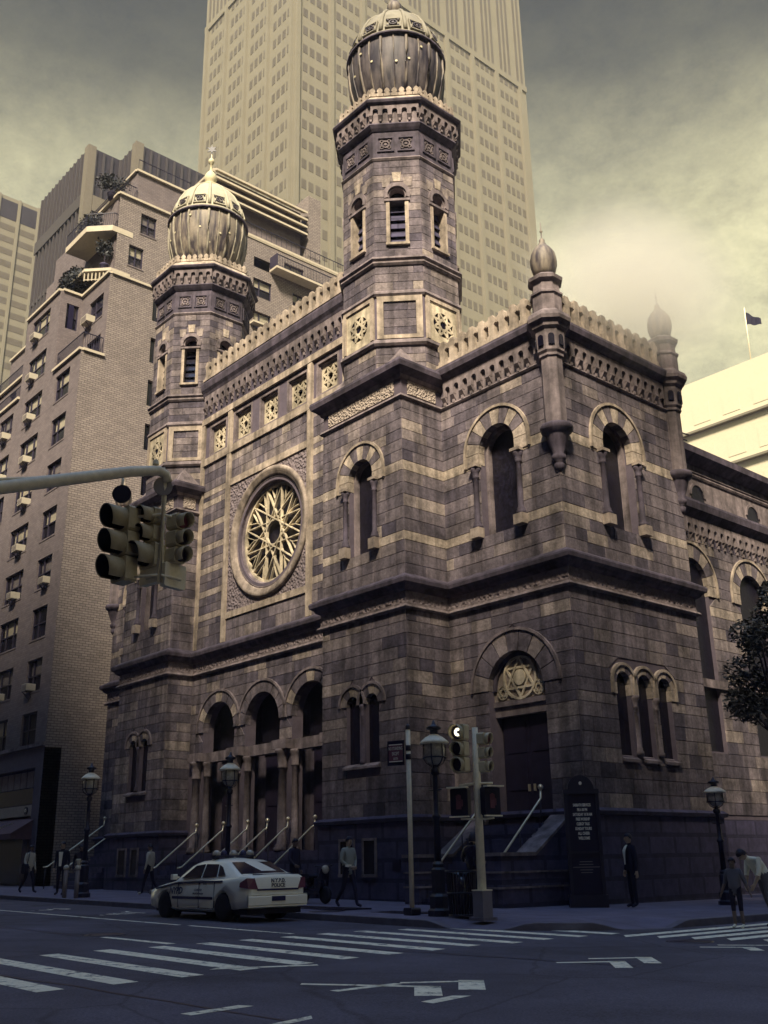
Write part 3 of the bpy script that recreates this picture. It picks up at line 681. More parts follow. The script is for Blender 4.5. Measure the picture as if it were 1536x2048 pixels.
# ---- octagonal towers
R8=2.355
def oct_pts(c,r): return [(c[0]+r*math.cos(PI/8+PI/4*k),c[1]+r*math.sin(PI/8+PI/4*k)) for k in range(8)]
def oct_mold(c,prof,r=R8):
    pts=oct_pts(c,r)[::-1]
    # travel clockwise so that outwards lies on the ... right-hand side
    m=molding(pts[::-1],prof,True); return m
def tower(c,seed,win):
    cx,cy=c
    core=MB(); core.lathe([(R8,17.2),(R8,22.45)],8,c,PI/8); core.lathe([(1.75,22.45),(1.75,26.9)],8,c,PI/8); core.lathe([(R8,26.3),(R8,29.3)],8,c,PI/8)
    body=part('tower_shaft','mortar',core)
    # broaches where the square block meets the octagon
    hw=W/2-.02
    for sx in (-1,1):
        for sy in (-1,1):
            p=[(cx+sx*hw,cy+sy*hw,17.70),(cx+sx*hw,cy+sy*.86,17.70),(cx+sx*.86,cy+sy*hw,17.70),(cx+sx*1.60,cy+sy*1.60,18.62),(cx+sx*hw,cy+sy*hw,17.95),]
            mb=MB(); mb.add(p[:4],[(0,1,3),(0,3,2),(1,2,3),(0,2,1)]); mb.build('broach','stone_mid',SYN)
    for k in range(8):
        a=PI/4*k; n=Vector((math.cos(a),math.sin(a),0)); u=Vector((-math.sin(a),math.cos(a),0)); ap=R8*math.cos(PI/8); hw=R8*math.sin(PI/8)
        o=Vector((cx,cy,0))+n*ap; F=FR(o,u,n); diag=k%2==1
        lay(F,body,-hw,hw,17.75,18.76,[],[],seed=seed+k,course=.33,lmin=.5,lmax=1.1)
        lay(F,body,-hw,hw,21.08,22.14,[],[],seed=seed+20+k,course=.35,lmin=.6,lmax=1.3)
        # star stage
        if diag:
            mb=MB(F); mb.box(-hw+.06,-.60,0,.09,19.05,20.80); mb.box(.60,hw-.06,0,.09,19.05,20.80); mb.box(-.60,.60,0,.09,20.58,20.80); mb.box(-.60,.60,0,.09,19.05,19.20); mb.build('panel_frame','stone_light',body)
            lay(F,body,-.60,.60,19.20,20.58,[],[],seed=seed+40+k,course=.35,lmin=.4,lmax=.9)
        else:
            mb=MB(F); mb.box(-hw+.05,-.70,0,.10,19.05,20.80); mb.box(.70,hw-.05,0,.10,19.05,20.80); mb.box(-.70,.70,0,.10,20.66,20.80); mb.build('panel_frame','stone_light',body)
            MB(F).box(-.70,.70,0,.012,19.05,20.66).build('star_window','glass_dark',body)
            cir=[(.50*math.cos(2*PI*i/24),19.85+.50*math.sin(2*PI*i/24)) for i in range(24)]
            mb=MB(F); wall(mb,rect(-.70,.70,19.05,20.66),[cir],.03,d=.045); mb.build('star_panel','stone_pale',body)
            lattice_star(F,body,0,19.85,.50,.055,'stone_pale',8,3,.08,.04,rim=False,name='star')
        # belfry
        mb=MB(F); wall(mb,rect(-hw,hw,22.4,26.95),[archpoly(0,.36,25.26,23.10)],.40); bw=mb.build('belfry_wall','mortar',SYN)
        lay(F,bw,-hw,hw,22.48,26.86,[Op(0,.36,25.26,23.10,.17,.0)],[(24.86,25.18,.55)],seed=seed+60+k,course=.36,lmin=.4,lmax=.9)
        mb=MB(F); mb.arc((0,25.26),.36,.52,-.35,PI+.35,14,-.2,.10); mb.arc((0,25.26),.30,.37,-.35,PI+.35,14,-.3,.02); mb.build('horseshoe_arch','stone_mid',bw)
        for i,(tt,dx) in enumerate(((.95,0),(.7,-.42),(.7,.42))):
            mb=MB(F); mb.tone=tt; z=25.86 if dx==0 else 25.62
            mb.prism([(dx-.13,z),(dx+.13,z),(dx+.18,z+.42),(dx-.18,z+.42)],0,.052); mb.build('keystone','stone',bw)
        MB(F).box(-.50,.50,-.32,.09,24.96,25.06).build('transom','stone_mid',bw)
        for s in (-1,1): MB(F).box(s*.36-.07,s*.36+.07,-.30,.05,23.10,24.96).build('jamb','stone_light',bw)
        for i in range(5):
            z=23.16+i*.36; MB(F).prismx([(-.34,z+.34),(-.22,z),(-.20,z+.02),(-.32,z+.36)],-.30,.30).build('louvre',('stone_base' if win else 'glass_dark'),bw)
        MB(F).box(-.29,.29,-.40,-.36,23.1,25.7).build('pane','glass_dark',bw)
        MB(F).box(-.45,.45,-.1,.12,23.0,23.10).build('sill','stone_light',bw)
        # carved frieze stage
        fr=MB(F).box(-hw,hw,-.02,.02,26.98,28.25).build('frieze_panel','stone_dark',SYN)
        for s in (-.4,.4):
            mb=MB(F); mb.box(s-.34,s-.28,.02,.075,27.26,27.94); mb.box(s+.28,s+.34,.02,.075,27.26,27.94); mb.box(s-.28,s+.28,.02,.075,27.88,27.94); mb.box(s-.28,s+.28,.02,.075,27.26,27.32)
            mb.build('frame','stone_dark',fr)
            mb=MB(F); mb.arc((s,27.60),.12,.17,0,2*PI,14,.02,.065); mb.arc((s,27.60),.0,.06,0,2*PI,8,.02,.065)
            for j in range(4):
                t=PI/4+PI/2*j; mb.arc((s+.2*math.cos(t),27.60+.2*math.sin(t)),.05,.08,0,2*PI,8,.02,.06)
            mb.build('rosette','stone_mid',fr)
    for nm,m,pr in (('sill_moulding','stone_mid',[(-.05,18.76),(.10,18.76),(.16,18.84),(.12,18.98),(.03,19.05),(-.05,19.05)]),
                 ('ring_moulding','stone_mid',[(-.05,20.82),(.06,20.82),(.12,20.90),(.08,21.02),(.03,21.08),(-.05,21.08)]),
                 ('belfry_base_moulding','stone_mid',[(-.4,22.12),(.08,22.12),(.14,22.2),(.12,22.28),(.20,22.36),(.16,22.46),(.04,22.5),(-.4,22.5)]),
                 ('frieze_moulding','stone_mid',[(-.05,26.84),(.05,26.84),(.10,26.92),(.06,26.99),(-.05,26.99)]),
                 ('gallery_moulding','stone_dark',[(-.05,28.22),(.06,28.22),(.14,28.32),(.22,28.44),(.20,28.50),(-.05,28.50)]),
                 ('gallery_wall','stone_mid',[(-.1,28.50),(.16,28.50),(.20,29.30),(-.1,29.30)]),
                 ('gallery_cornice','stone_dark',[(-.1,29.28),(.30,29.28),(.40,29.36),(.44,29.44),(.42,29.50),(-.1,29.50)]),
                 ('gallery_slope','stone_light',[(-.3,29.50),(.40,29.50),(.10,29.86),(-.3,29.86)])):
        oct_mold(c,pr).build(nm,m,SYN)
    mb=MB(); mb.lathe([(R8-.05,29.4),(R8-.2,29.92),(.5,29.96)],8,c,PI/8); mb.build('tower_roof','roof_grey',SYN)
    # gallery corbels and cresting
    cre=MB(); cor=None
    tabs=MB(); tabs.lathe([(R8+.1,28.95),(R8+.1,29.0)],8,c,PI/8); tb=tabs.build('gallery_table','stone_mid',SYN)
    for k in range(8):
        a=PI/4*k; n=Vector((math.cos(a),math.sin(a),0)); u=Vector((-math.sin(a),math.cos(a),0))
        F=FR(Vector((cx,cy,0))+n*(R8*math.cos(PI/8)+.19),u,n)
        for i in range(5):
            o=link('corbel',CORB,tb); o.matrix_local=F@Matrix.Translation((-.95+i*.38,-.01,28.62))@Matrix.Diagonal((.90,.9,.82,1))
        F2=FR(Vector((cx,cy,0))+n*(R8*math.cos(PI/8)+.10),u,n); cre.M=F2
        for i in range(7):
            x=-.87+i*.29
            cre.prism([(x-.13,29.86),(x+.13,29.86),(x+.14,29.98),(x+.07,30.02),(x+.12,30.10),(x+.08,30.20),(x,30.27),(x-.08,30.20),(x-.12,30.10),(x-.07,30.02),(x-.14,29.98)],-.05,.05)
    cre.M=None; cre.build('gallery_cresting','stone_light',SYN)
    # onion dome
    low=[(1.20,29.9),(1.50,30.45),(1.80,31.1),(1.97,31.8),(2.04,32.5),(2.03,33.0),(1.98,33.36)]
    upp=[(2.06,33.34),(2.08,33.42),(2.00,33.55),(1.90,33.95),(1.72,34.5),(1.46,35.0),(1.12,35.42),(.78,35.72),(.52,35.9)]
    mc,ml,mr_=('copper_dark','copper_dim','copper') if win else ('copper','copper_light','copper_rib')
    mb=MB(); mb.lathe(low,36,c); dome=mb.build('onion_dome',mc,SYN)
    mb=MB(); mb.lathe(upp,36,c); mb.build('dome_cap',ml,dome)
    mb=MB(); mb.lathe([(1.98,33.28),(2.13,33.26),(2.14,33.36),(2.0,33.38)],36,c,caps=False); mb.build('dome_eave','stone_dark',dome)
    for k in range(12):
        a=2*PI*k/12+PI/12-PI/4; ca,sa=math.cos(a),math.sin(a)
        pts=[(cx+(r+.01)*ca,cy+(r+.01)*sa,z) for r,z in low[1:]+upp[2:]]
        kl=len(low)-1; mb=MB(); mb.tube(pts[:kl],[.05,.06,.065,.07,.07,.07],6); mb.build('lower_rib',mr_,dome)
        a3=a+PI/12; p3=[(cx+(r+.005)*math.cos(a3),cy+(r+.005)*math.sin(a3),z) for r,z in low[1:]]; mb=MB(); mb.tube(p3,.035,5); mb.build('lower_rib',mr_,dome)
        mb=MB(); mb.tube(pts[kl:],[.095,.09,.08,.07,.06,.05,.045],6); mb.build('rib',ml,dome)
        a2=a+PI/12; 
        n=Vector((math.cos(a2),math.sin(a2),.30)).normalized(); u=Vector((-math.sin(a2),math.cos(a2),0)); zz=n.cross(u)*-1
        if zz.z<0: zz=-zz
        ctr=Vector((cx+1.925*math.cos(a2),cy+1.925*math.sin(a2),33.90))
        Mx=Matrix(((u.x,n.x,zz.x,ctr.x),(u.y,n.y,zz.y,ctr.y),(u.z,n.z,zz.z,ctr.z),(0,0,0,1)))
        mb=MB(Mx); 
        for x0,x1,z0,z1 in ((-.34,.34,.28,.33),(-.34,.34,-.33,-.28),(-.34,-.29,-.28,.28),(.29,.34,-.28,.28)): mb.box(x0,x1,-.06,.05,z0,z1)
        mb.build('dome_panel',ml,dome)
        mb=MB(Mx); mb.arc((0,0),.13,.18,0,2*PI,14,-.05,.07); mb.arc((0,0),0,.06,0,2*PI,8,-.05,.07)
        for sx in (-1,1):
            for sz in (-1,1): mb.arc((sx*.22,sz*.20),0,.045,0,2*PI,6,-.05,.055)
        mb.build('rosette','copper_dark',dome)
    mb=MB()
    rg=random.Random(seed)
    for k in range(24):
        a=2*PI*k/24+.05; i=rg.choice([1,2,3,4]); r,z=low[i]; z+=rg.uniform(0,.4)
        n=Vector((math.cos(a),math.sin(a),0)); u=Vector((-math.sin(a),math.cos(a),0)); mb.M=FR(Vector((cx,cy,0))+n*(r+.02),u,n); mb.arc((0,z),0,.055,0,2*PI,8,-.02,.03)
    mb.M=None; mb.build('gilt_stud','gilt',dome)
    mb=MB(); mb.lathe([(.54,35.86),(.60,35.95),(.50,36.02),(.30,36.06),(.24,36.16),(.22,36.22),(.30,36.34),(.34,36.52),(.32,36.72),(.22,36.90),(.12,37.0),(.07,37.12),(.06,37.5),(.15,37.58),(.17,37.70),(.13,37.82),(.04,37.9),(.03,38.15)],16,c); fin=mb.build('finial','gilt' if not win else 'copper',SYN)
    mb=MB(FR((cx,cy,0),(.7,.7,0),(.7,-.7,0)))
    for j in range(6):
        a=PI/2+PI/3*j; mb.prism([(.30*math.cos(a),38.5+.30*math.sin(a)),(.13*math.cos(a+PI/6),38.5+.13*math.sin(a+PI/6)),(0,38.5),(.13*math.cos(a-PI/6),38.5+.13*math.sin(a-PI/6))],-.02,.02)
    mb.box(-.02,.02,-.02,.02,38.1,38.35); mb.build('star','iron',fin)
tower((-W/2,W/2),2001,True); tower((XB+W/2,W/2),3001,False)

# ---- corner turrets of the wings
def turret(c):
    mb=MB(); mb.lathe([(.06,12.45),(.15,12.55),(.17,12.68),(.12,12.76),(.20,12.82),(.24,12.95),(.16,13.05),(.26,13.30),(.36,13.62),(.38,13.70),(.50,13.78),(.53,13.90),(.50,13.98),(.34,14.02)],16,c); t=mb.build('turret_corbel','stone_dark',SYN)
    mb=MB(); mb.lathe([(.36,13.9),(.36,16.28),(.42,16.32),(.42,16.40),(.36,16.44)],8,c,PI/8); mb.build('turret_shaft','stone_mid',SYN)
    mb=MB(); mb.lathe([(.40,16.42),(.46,16.5),(.50,17.2),(.60,17.3),(.62,17.4),(.74,17.5),(.76,17.62),(.70,17.78),(.50,17.95)],8,c,PI/8); h=mb.build('turret_head','stone_mid',SYN)
    for k in range(8):
        a=PI/4*k; n=Vector((math.cos(a),math.sin(a),0)); u=Vector((-math.sin(a),math.cos(a),0)); F=FR(Vector((c[0],c[1],0))+n*.47,u,n)
        MB(F).prism(archpoly(0,.10,16.95,16.66,6),-.05,.012).build('niche','glass_dark',h)
    mb=MB(); mb.lathe([(.50,17.9),(.50,18.5),(.56,18.55),(.56,18.62),(.47,18.68),(.45,19.0),(.58,19.08),(.60,19.2),(.50,19.28),(.32,19.4)],8,c,PI/8); mb.build('turret_drum','stone_mid',SYN)
    mb=MB(); mb.lathe([(.30,19.35),(.38,19.55),(.445,19.8),(.45,20.0),(.40,20.25),(.28,20.45),(.14,20.6),(.13,20.66),(.09,20.7),(.10,20.8),(.05,20.86),(.02,20.9),(.02,21.1),(.06,21.15),(.02,21.2),(.012,21.5)],16,c); mb.build('turret_dome','copper',SYN)
turret((WW-.02,D+.02)); turret((WW-.02,YE-.02)); turret((XB-WW+.02,D+.02))

# ---- body behind: wing roofs, nave, aisle along the side street
mb=MB(); mb.box(0,WW-.05,D+.05,YE-.05,16.9,17.6); mb.box(XB-WW+.05,XB,D+.05,YE-.05,16.9,17.6); part('wing_roof','roof_grey',mb)
mb=MB(); mb.box(.02,WW-.02,YE-.25,YE,-.6,17.3); part('wing_rear_wall','mortar',mb)
mb=MB(); mb.box(XL-.02,-W+.02,DB+.5,DB+1.2,8.9,23.0); part('bay_rear_wall','mortar',mb)
mb=MB(); mb.box(XL+.02,-W-.02,DB+1.2,DB+1.35,-.6,8.9); part('porch_rear_wall','mortar',mb)
NV=part('nave_wall','stone_dark',MB().box(XB,0,W,42,-.6,16.0))
mb=MB(); mb.prism([(XB-.4,16.0),(.4,16.0),(-9.75,21.5)],W+.2,42); mb.build('nave_roof','roof_grey',SYN)
F_AI=FR((3.6,YE,0),(0,1,0),(1,0,0)); LA=33.
ac=(2.6,6.75,10.9,15.05)
w=MB(F_AI); wall(w,rect(0,LA,2.2,13.4),[archpoly(c,.95,10.75,4.6) for c in ac],.5); par=part('aisle_wall','mortar',w)
lay(F_AI,par,0,18,2.45,13.2,[Op(c,.95,10.75,4.6,.55,.4) for c in ac],[(9.6,9.98,.8)],seed=951,course=.42)
for c in ac:
    voussoirs(F_AI,par,c,10.75,.95,1.50,9,.4,tones=[.85,.3]); glazing(F_AI,par,archpoly(c,.95,10.75,4.6),-.14,'glass_stained')
mb=MB(F_AI); mb.box(0,LA,-3.7,0,-.6,2.2); mb.box(0,LA,0,.10,-.6,2.3); mb.build('aisle_plinth','stone_base',SYN)
MB(F_AI).box(0,LA,0,.10,6.85,7.15).build('aisle_band','stone_mid',SYN)
AP=[(3.6,YE+.02),(3.6,YE+LA)]
part('aisle_cornice','stone_dark',molding(AP,[(-.3,13.35),(.10,13.35),(.22,13.46),(.38,13.6),(.42,13.85),(.40,13.95),(.1,14.08),(-.3,14.08)]))
tab=part('corbel_table','stone_dark',MB(F_AI).box(0,18,0,.03,12.4,13.35)); run('corbel',CORB,tab,F_AI,.1,16,12.45,.46,.03)
mb=MB(F_AI); mb.box(0,LA,-3.6,-.25,14.0,15.9); mb.build('clerestory_wall','stone_mid',SYN)
for c in (4.1,8.25,12.4):
    MB(F_AI).prism(archpoly(c,.45,14.55,14.15,10),-.30,-.235).build('lunette_window','glass_stained',SYN)
    mb=MB(F_AI); mb.arc((c,14.55),.45,.56,0,PI,12,-.3,-.20); mb.build('lunette_arch','stone_mid',SYN)
part('eave_moulding','stone_mid',molding([(3.35,YE+.02),(3.35,YE+LA)],[(-.2,15.3),(.05,15.3),(.09,15.38),(.05,15.46),(.10,15.5),(.05,15.58),(-.2,15.58)]))
mb=MB(F_AI); mb.prismx([(.12,16.05),(.22,16.12),(.25,16.38),(.1,16.46),(-3.7,17.2),(-3.7,15.85),(-.2,15.85)],.05,LA); mb.build('aisle_roof','stone_dark',SYN)
mb=MB(); mb.lathe([(.34,16.3),(.34,17.1),(.44,17.15),(.46,17.3),(.40,17.36),(.38,17.5)],8,(2.6,YE+1.9),PI/8); mb.build('chimney','stone_mid',SYN)
mb=MB(); mb.tube([(3.55,YE+.25,14),(3.75,YE+.10,12.5),(3.75,YE+.10,.2)],.06,8); mb.build('rain_pipe','iron',SYN)

# ---- steps, cheek walls, handrails
def stair(x0,x1,y1,ztop,n,tread,name='step'):
    for i in range(n):
        z=ztop*(n-i)/n; ya=y1-(i+1)*tread
        MB().box(x0,x1,ya,y1-i*tread+(.02 if i else 0),-.5,z-.001*i).build(name,'stone_base',SYN)
stair(-14.9,-4.6,DB-.30,1.5,8,.24)
stair(1.5,4.02,D-.56,2.08,12,.20)
for x0,x1 in ((.92,1.5),(4.02,4.62)):
    prof=[(D,-.5),(D,2.25),(D-.15,2.25),(D-1.75,1.22),(-1.15,1.22),(-1.15,-.5)]
    MB().prismx(prof,x0,x1).build('stair_cheek','stone_base',SYN)
    cap=[(D,2.25),(D,2.34),(D-.15,2.34),(D-1.75,1.31),(-1.20,1.31),(-1.20,1.22),(D-1.75,1.22),(D-.15,2.25)]
    MB().prismx(cap,x0-.05,x1+.05).build('cheek_coping','stone_mid',SYN)
    for z in (.42,.80): MB().box(x0-.03,x1+.03,-1.18,D-.2,z,z+.05).build('cheek_band','stone_mid',SYN)
def handrail(x,pts,r=.032,posts=()):
    o=MB().tube([(x,y,z) for y,z in pts],r,8).build('handrail','brass',SYN)
    for y,z0,z1 in posts:
        mb=MB(); mb.tube([(x,y,z0),(x,y,z1)],.022,6); mb.build('post','iron',o)
    y,z=pts[-1]; mb=MB(); mb.lathe([(.03,z-.02),(.07,z+.02),(.08,z+.07),(.05,z+.12),(.01,z+.14)],10,(x,y)); mb.build('knob','brass',o)
for x in (-13.9,-11.9,-10.2,-8.9,-7.6,-6.0):
    handrail(x,[(-1.0,1.02),(-.82,1.05),(.80,2.30),(.92,2.36),(.95,2.58)],posts=((-.9,0,1.0),(.1,.8,1.7),(.92,1.4,2.36)))
for x in (1.72,3.95):
    handrail(x,[(-.75,1.02),(-.55,1.05),(1.25,2.65),(1.36,2.75),(1.38,3.0)],posts=((-.65,0,1.0),(.4,1.1,1.9),(1.33,2.0,2.7)))
for x in (XB-3.3,XB-1.2):
    handrail(x,[(-1.5,1.12),(-1.3,1.15),(1.15,2.85),(1.28,2.95),(1.3,3.2)],posts=((-1.4,0,1.1),))
stair(XB-3.6,XB-.9,D-.1,2.08,12,.24)

# ---- individual stones: the 300 that show largest are objects, the rest one mesh
def shown(F,c):
    n=(F.to_3x3()@Vector((0,1,0))); ctr=F@Vector((sum(p[0] for p in c)/4,0,sum(p[1] for p in c)/4))
    if n.dot(CAM-ctr)<=0: return 0
    q=[project(F@Vector((p[0],0,p[1]))) for p in c]
    if any(k is None for k in q): return 0
    if not(-20<q[0][0]<1556 and -20<q[0][1]<2060): return 0
    return abs(sum(q[i][0]*q[(i+1)%4][1]-q[(i+1)%4][0]*q[i][1] for i in range(4)))/2
sc=sorted(((shown(s[0],s[1])*(0.15 if s[4].name.startswith(('aisle','wing_front_wall.001')) else 1),i) for i,s in enumerate(STONES)),reverse=True)
top=set(i for a,i in sc[:290] if a>0)
rest=MB()
for i,(F,c,d,t,par) in enumerate(STONES):
    if i in top:
        mb=MB(); stone_geo(mb,F,c,d,t); mb.build('stone','stone',par,recalc=False)
    else: stone_geo(rest,F,c,d,t)
rest.M=None; ro=rest.build('stonework','stone',SYN,recalc=False); ro['kind']='stuff'
print('STONES',len(STONES))
# ------------------------------------------------------------------ ground: road, kerb, pavement, markings
def gpt(x,y,z): return (x,y,ground_z(x,y)+z)
KY, KX, KR = -5.95, 10.6, 4.0
mb=MB(); n=24
for i in range(n):
    for j in range(n): pass
xs=[-240,-160,-80,-40,-20,0,10,20,30,45,60,92]; ys=[-80,-60,-50,-40,-20,-10,0,20,40,80,120,160]
mb.add([gpt(x,y,-.15) for y in ys for x in xs],[(j*12+i,j*12+i+1,(j+1)*12+i+1,(j+1)*12+i) for j in range(11) for i in range(11)])
ROAD=struct(mb.build('road','asphalt',None,recalc=False))
# kerb line with two dropped ramps at the corner
path=[(-140,KY),(-60,KY),(-30,KY),(-15,KY),(-5,KY),(0,KY),(3,KY),(5,KY)]
path+=[(KX-KR+KR*math.sin(a),KY+KR-KR*math.cos(a)) for a in [PI/2*i/28 for i in range(29)]]
path+=[(KX,KY+KR+y) for y in (.5,1,2,4,8,16,32,60,120)]
def ramp(x,y):
    a=math.atan2(x-(KX-KR),-(y-(KY+KR)))
    if a<-.2 or a>PI/2+.25: return 0.
    def w(a0,flat,fl): 
        d=abs(a-a0); return 1. if d<flat else max(0.,1-(d-flat)/fl)
    return max(w(.36,.15,.13),w(1.25,.15,.13))
def inset(i,dist):
    P=Vector(path[i]); A=Vector(path[max(i-1,0)]); B=Vector(path[min(i+1,len(path)-1)]); d=(B-A).normalized(); nn=Vector((-d.y,d.x)); return P+nn*dist
kb=MB(); kv=[];kf=[]
sv=[];sf=[]
for i in range(len(path)):
    p=Vector(path[i]); q=inset(i,.18); h=-.15+.15*(1-.93*ramp(*path[i]))
    kv+=[gpt(p.x,p.y,-.2),gpt(p.x,p.y,h-.012),gpt(p.x+(q.x-p.x)*.12,p.y+(q.y-p.y)*.12,h),gpt(q.x,q.y,h),gpt(q.x,q.y,-.2)]
    q2=inset(i,.9); q3=inset(i,1.7); rr=ramp(*path[i])
    sv+=[gpt(q.x,q.y,h-.006),gpt(q2.x,q2.y,-.004-.07*rr),gpt(q3.x,q3.y,-.004)]
for i in range(len(path)-1):
    for k in range(4): kf.append((i*5+k,(i+1)*5+k,(i+1)*5+k+1,i*5+k+1))
    for k in range(2): sf.append((i*3+k,(i+1)*3+k,(i+1)*3+k+1,i*3+k+1))
kb.add(kv,kf); struct(kb.build('kerb','kerb_stone'))
pv=MB(); pv.add(sv,sf)
n=len(path); m0=len(pv.v)
inner=[sv[i*3+2] for i in range(n)]
# fill the block behind the strip
fill=[(p[0],p[1]) for p in inner]+[(-140,120)]
tri=geometry.tessellate_polygon([[Vector((a,b,0)) for a,b in fill]])
pv.add([gpt(a,b,-.004) for a,b in fill],[tuple(t) for t in tri])
def flags(t,b,last,geo,bp):
    br=N(t,'ShaderNodeTexBrick'); br.offset=0; t.links.new(geo.outputs['Position'],br.inputs['Vector']); br.inputs['Scale'].default_value=1; br.inputs['Brick Width'].default_value=1.5; br.inputs['Row Height'].default_value=1.5; br.inputs['Mortar Size'].default_value=.012
    br.inputs['Color1'].default_value=(1.06,1.06,1.06,1); br.inputs['Color2'].default_value=(.88,.88,.9,1); br.inputs['Mortar'].default_value=(.5,.5,.5,1)
    m2=N(t,'ShaderNodeMix',data_type='RGBA',blend_type='MULTIPLY'); m2.inputs['Factor'].default_value=1; t.links.new(last,m2.inputs['A']); t.links.new(br.outputs['Color'],m2.inputs['B']); return m2.outputs['Result']
mat('pavement_flags',(.14,.126,.18),rough=.92,var=.22,scale=1.1,bump=.35,bscale=70,extra=flags)
PAVE=struct(pv.build('pavement','pavement_flags',None,recalc=False))
# far pavements across both streets (behind the camera and beyond the side street)
mb=MB(); mb.add([gpt(x,y,z) for x,y,z in ((24.5,-25.5,-.004),(24.5,-75,-.004),(75,-75,-.004),(75,-25.5,-.004))],[(0,1,2,3)])
mb.add([gpt(x,y,-.004) for x,y in ((-140,-25.5),(-140,-60),(10.6,-60),(10.6,-25.5))],[(0,1,2,3)])
mb.add([gpt(x,y,-.004) for x,y in ((24.5,-5.9),(75,-5.9),(75,120),(24.5,120))],[(0,1,2,3)])
struct(mb.build('far_pavement','pavement_flags',None,recalc=False))
def paint(quads,name='crossing_stripe'):
    mb=MB()
    for q in quads:
        k=len(q); mb.add([gpt(x,y,-.146) for x,y in q],[tuple(range(k))])
    o=mb.build(name,'road_paint',ROAD,recalc=False); return o
rng=random.Random(5)
for i in range(13):
    y=-16.05+.955*i; x0=7.5-.09*i+(-.6 if i<1 else 0)+rng.uniform(-.06,.06); x1=11.65-.11*min(i,8)+rng.uniform(-.06,.06)
    if i>9: x0=6.9; x1=10.7
    if i==0: x0=5
    paint([[(x0,y),(x1,y+.05),(x1+.06,y-.30),(x0+.05,y-.33)]])
for i in range(8):
    x=11.05+.43*i*1.35; y0=-4.9+.0*i; paint([[(x,y0+.2*i),(x+.30,y0+.2*i-.35),(x+.30,12),(x,12)]])
paint([[(-30,-9.60),(2.4,-9.10),(2.4,-9.22),(-30,-9.72)]],'lane_line'); paint([[(2.75,-9.06),(6.4,-8.96),(6.4,-9.08),(2.75,-9.18)]],'lane_line')
paint([[(4.6,-11.95),(6.9,-11.83),(6.9,-12.02),(4.6,-12.12)]],'stop_line')
paint([[(10.9,-13.55),(11.0,-13.72),(11.55,-12.35),(11.42,-12.28)]],'worn_stripe'); paint([[(10.86,-10.2),(10.95,-10.3),(11.3,-9.3),(11.2,-9.25)]],'worn_stripe') if 0 else None
def bent(p0,p1,p2,w0,w1,name='lane_bracket'): # thin leg then wide foot
    a,b,c=[Vector(p) for p in (p0,p1,p2)]
    paint([[(a.x,a.y),(b.x,b.y),(b.x+w0*.7,b.y-w0*.7),(a.x+w0*.7,a.y-w0*.7)]],name); paint([[(b.x,b.y),(c.x,c.y),(c.x-w1*.75,c.y-w1*.75),(b.x-w1*.75,b.y-w1*.75)]],name)
bent((13.05,-13.75),(14.35,-12.78),(14.97,-13.35),.13,.28); bent((13.75,-12.85),(14.27,-12.0),(14.92,-12.65),.12,.28) 
bent((13.47,-9.73),(14.02,-8.92),(14.65,-9.6),.12,.22); bent((13.41,-8.96),(13.92,-8.16),(14.55,-8.82),.12,.22); bent((13.42,-6.15),(14.05,-5.58),(14.5,-6.05),.12,.2); bent((13.4,-5.6),(14.3,-4.8),(14.8,-5.2),.12,.2)
paint([[(15.14,-13.82),(15.32,-13.82),(15.16,-13.12),(15.02,-13.26)]],'lane_bracket'); paint([[(14.22,-16.02),(14.38,-16.0),(14.25,-15.22),(14.1,-15.3)]],'lane_bracket'); paint([[(13.80,-13.93),(13.94,-13.93),(13.90,-12.95),(13.78,-12.97)]],'lane_bracket')
paint([[(15.4,-16.1),(15.6,-16.3),(15.3,-15.3),(15.15,-15.2)]],'lane_bracket')
for body,x,y,s in (('BUS',-6.4,-8.3,1.7),('ONLY',-2.7,-8.1,1.5)):
    M_=Matrix.Translation((x,y,ground_z(x,y)-.146))@Matrix(((0,-1,0,0),(1,0,0,0),(0,0,1,0),(0,0,0,1)))@Matrix.Diagonal((.55,1.5,1,1))
    text_mesh('lane_word',body,s,M_,'road_paint',ROAD,extrude=.0005)
# tar seams and manhole covers
mb=MB()
for a,b in (((2,-16.5),(15.3,-15.55)),((8.0,-10.4),(14.6,-9.45)),((-10,-12.5),(4,-12.2))):
    a=Vector(a);b=Vector(b);k=14;dv=(b-a);nn=Vector((-dv.y,dv.x)).normalized(); rg=random.Random(3); ps=[a+dv*i/k+nn*rg.uniform(-.05,.05) for i in range(k+1)]
    for i in range(k): mb.add([gpt(p.x,p.y,-.1465) for p in (ps[i]-nn*.02,ps[i+1]-nn*.02,ps[i+1]+nn*.02,ps[i]+nn*.02)],[(0,1,2,3)])
mb.build('tar_seam','sign_black',ROAD,recalc=False)
for x,y in ((4.0,-11.7),(12.7,-5.3),(2.5,-5.2)):
    z=ground_z(x,y)+(-.15 if y<-5.5 or x>11 else 0.); mb=MB(); mb.lathe([(.40,z-.02),(.40,z+.006),(.34,z+.006),(.33,z+.002),(.28,z+.002),(.27,z+.007),(0.01,z+.007)],20,(x,y)); mb.build('manhole_cover','iron',ROAD if y<-5.5 or x>11 else PAVE)
for x0,x1,y0,y1 in ((-1.6,2.6,-4.7,-3.9),(3.6,5.2,-4.6,-4.0)):
    mb=MB(); z=ground_z((x0+x1)/2,(y0+y1)/2)
    k=int((x1-x0)/.09)
    for i in range(k): mb.box(x0+i*.09,x0+i*.09+.045,y0,y1,z-.02,z+.012)
    mb.box(x0-.05,x1+.05,y0-.05,y0,z-.02,z+.014); mb.box(x0-.05,x1+.05,y1,y1+.05,z-.02,z+.014); mb.build('vent_grating','iron',PAVE)
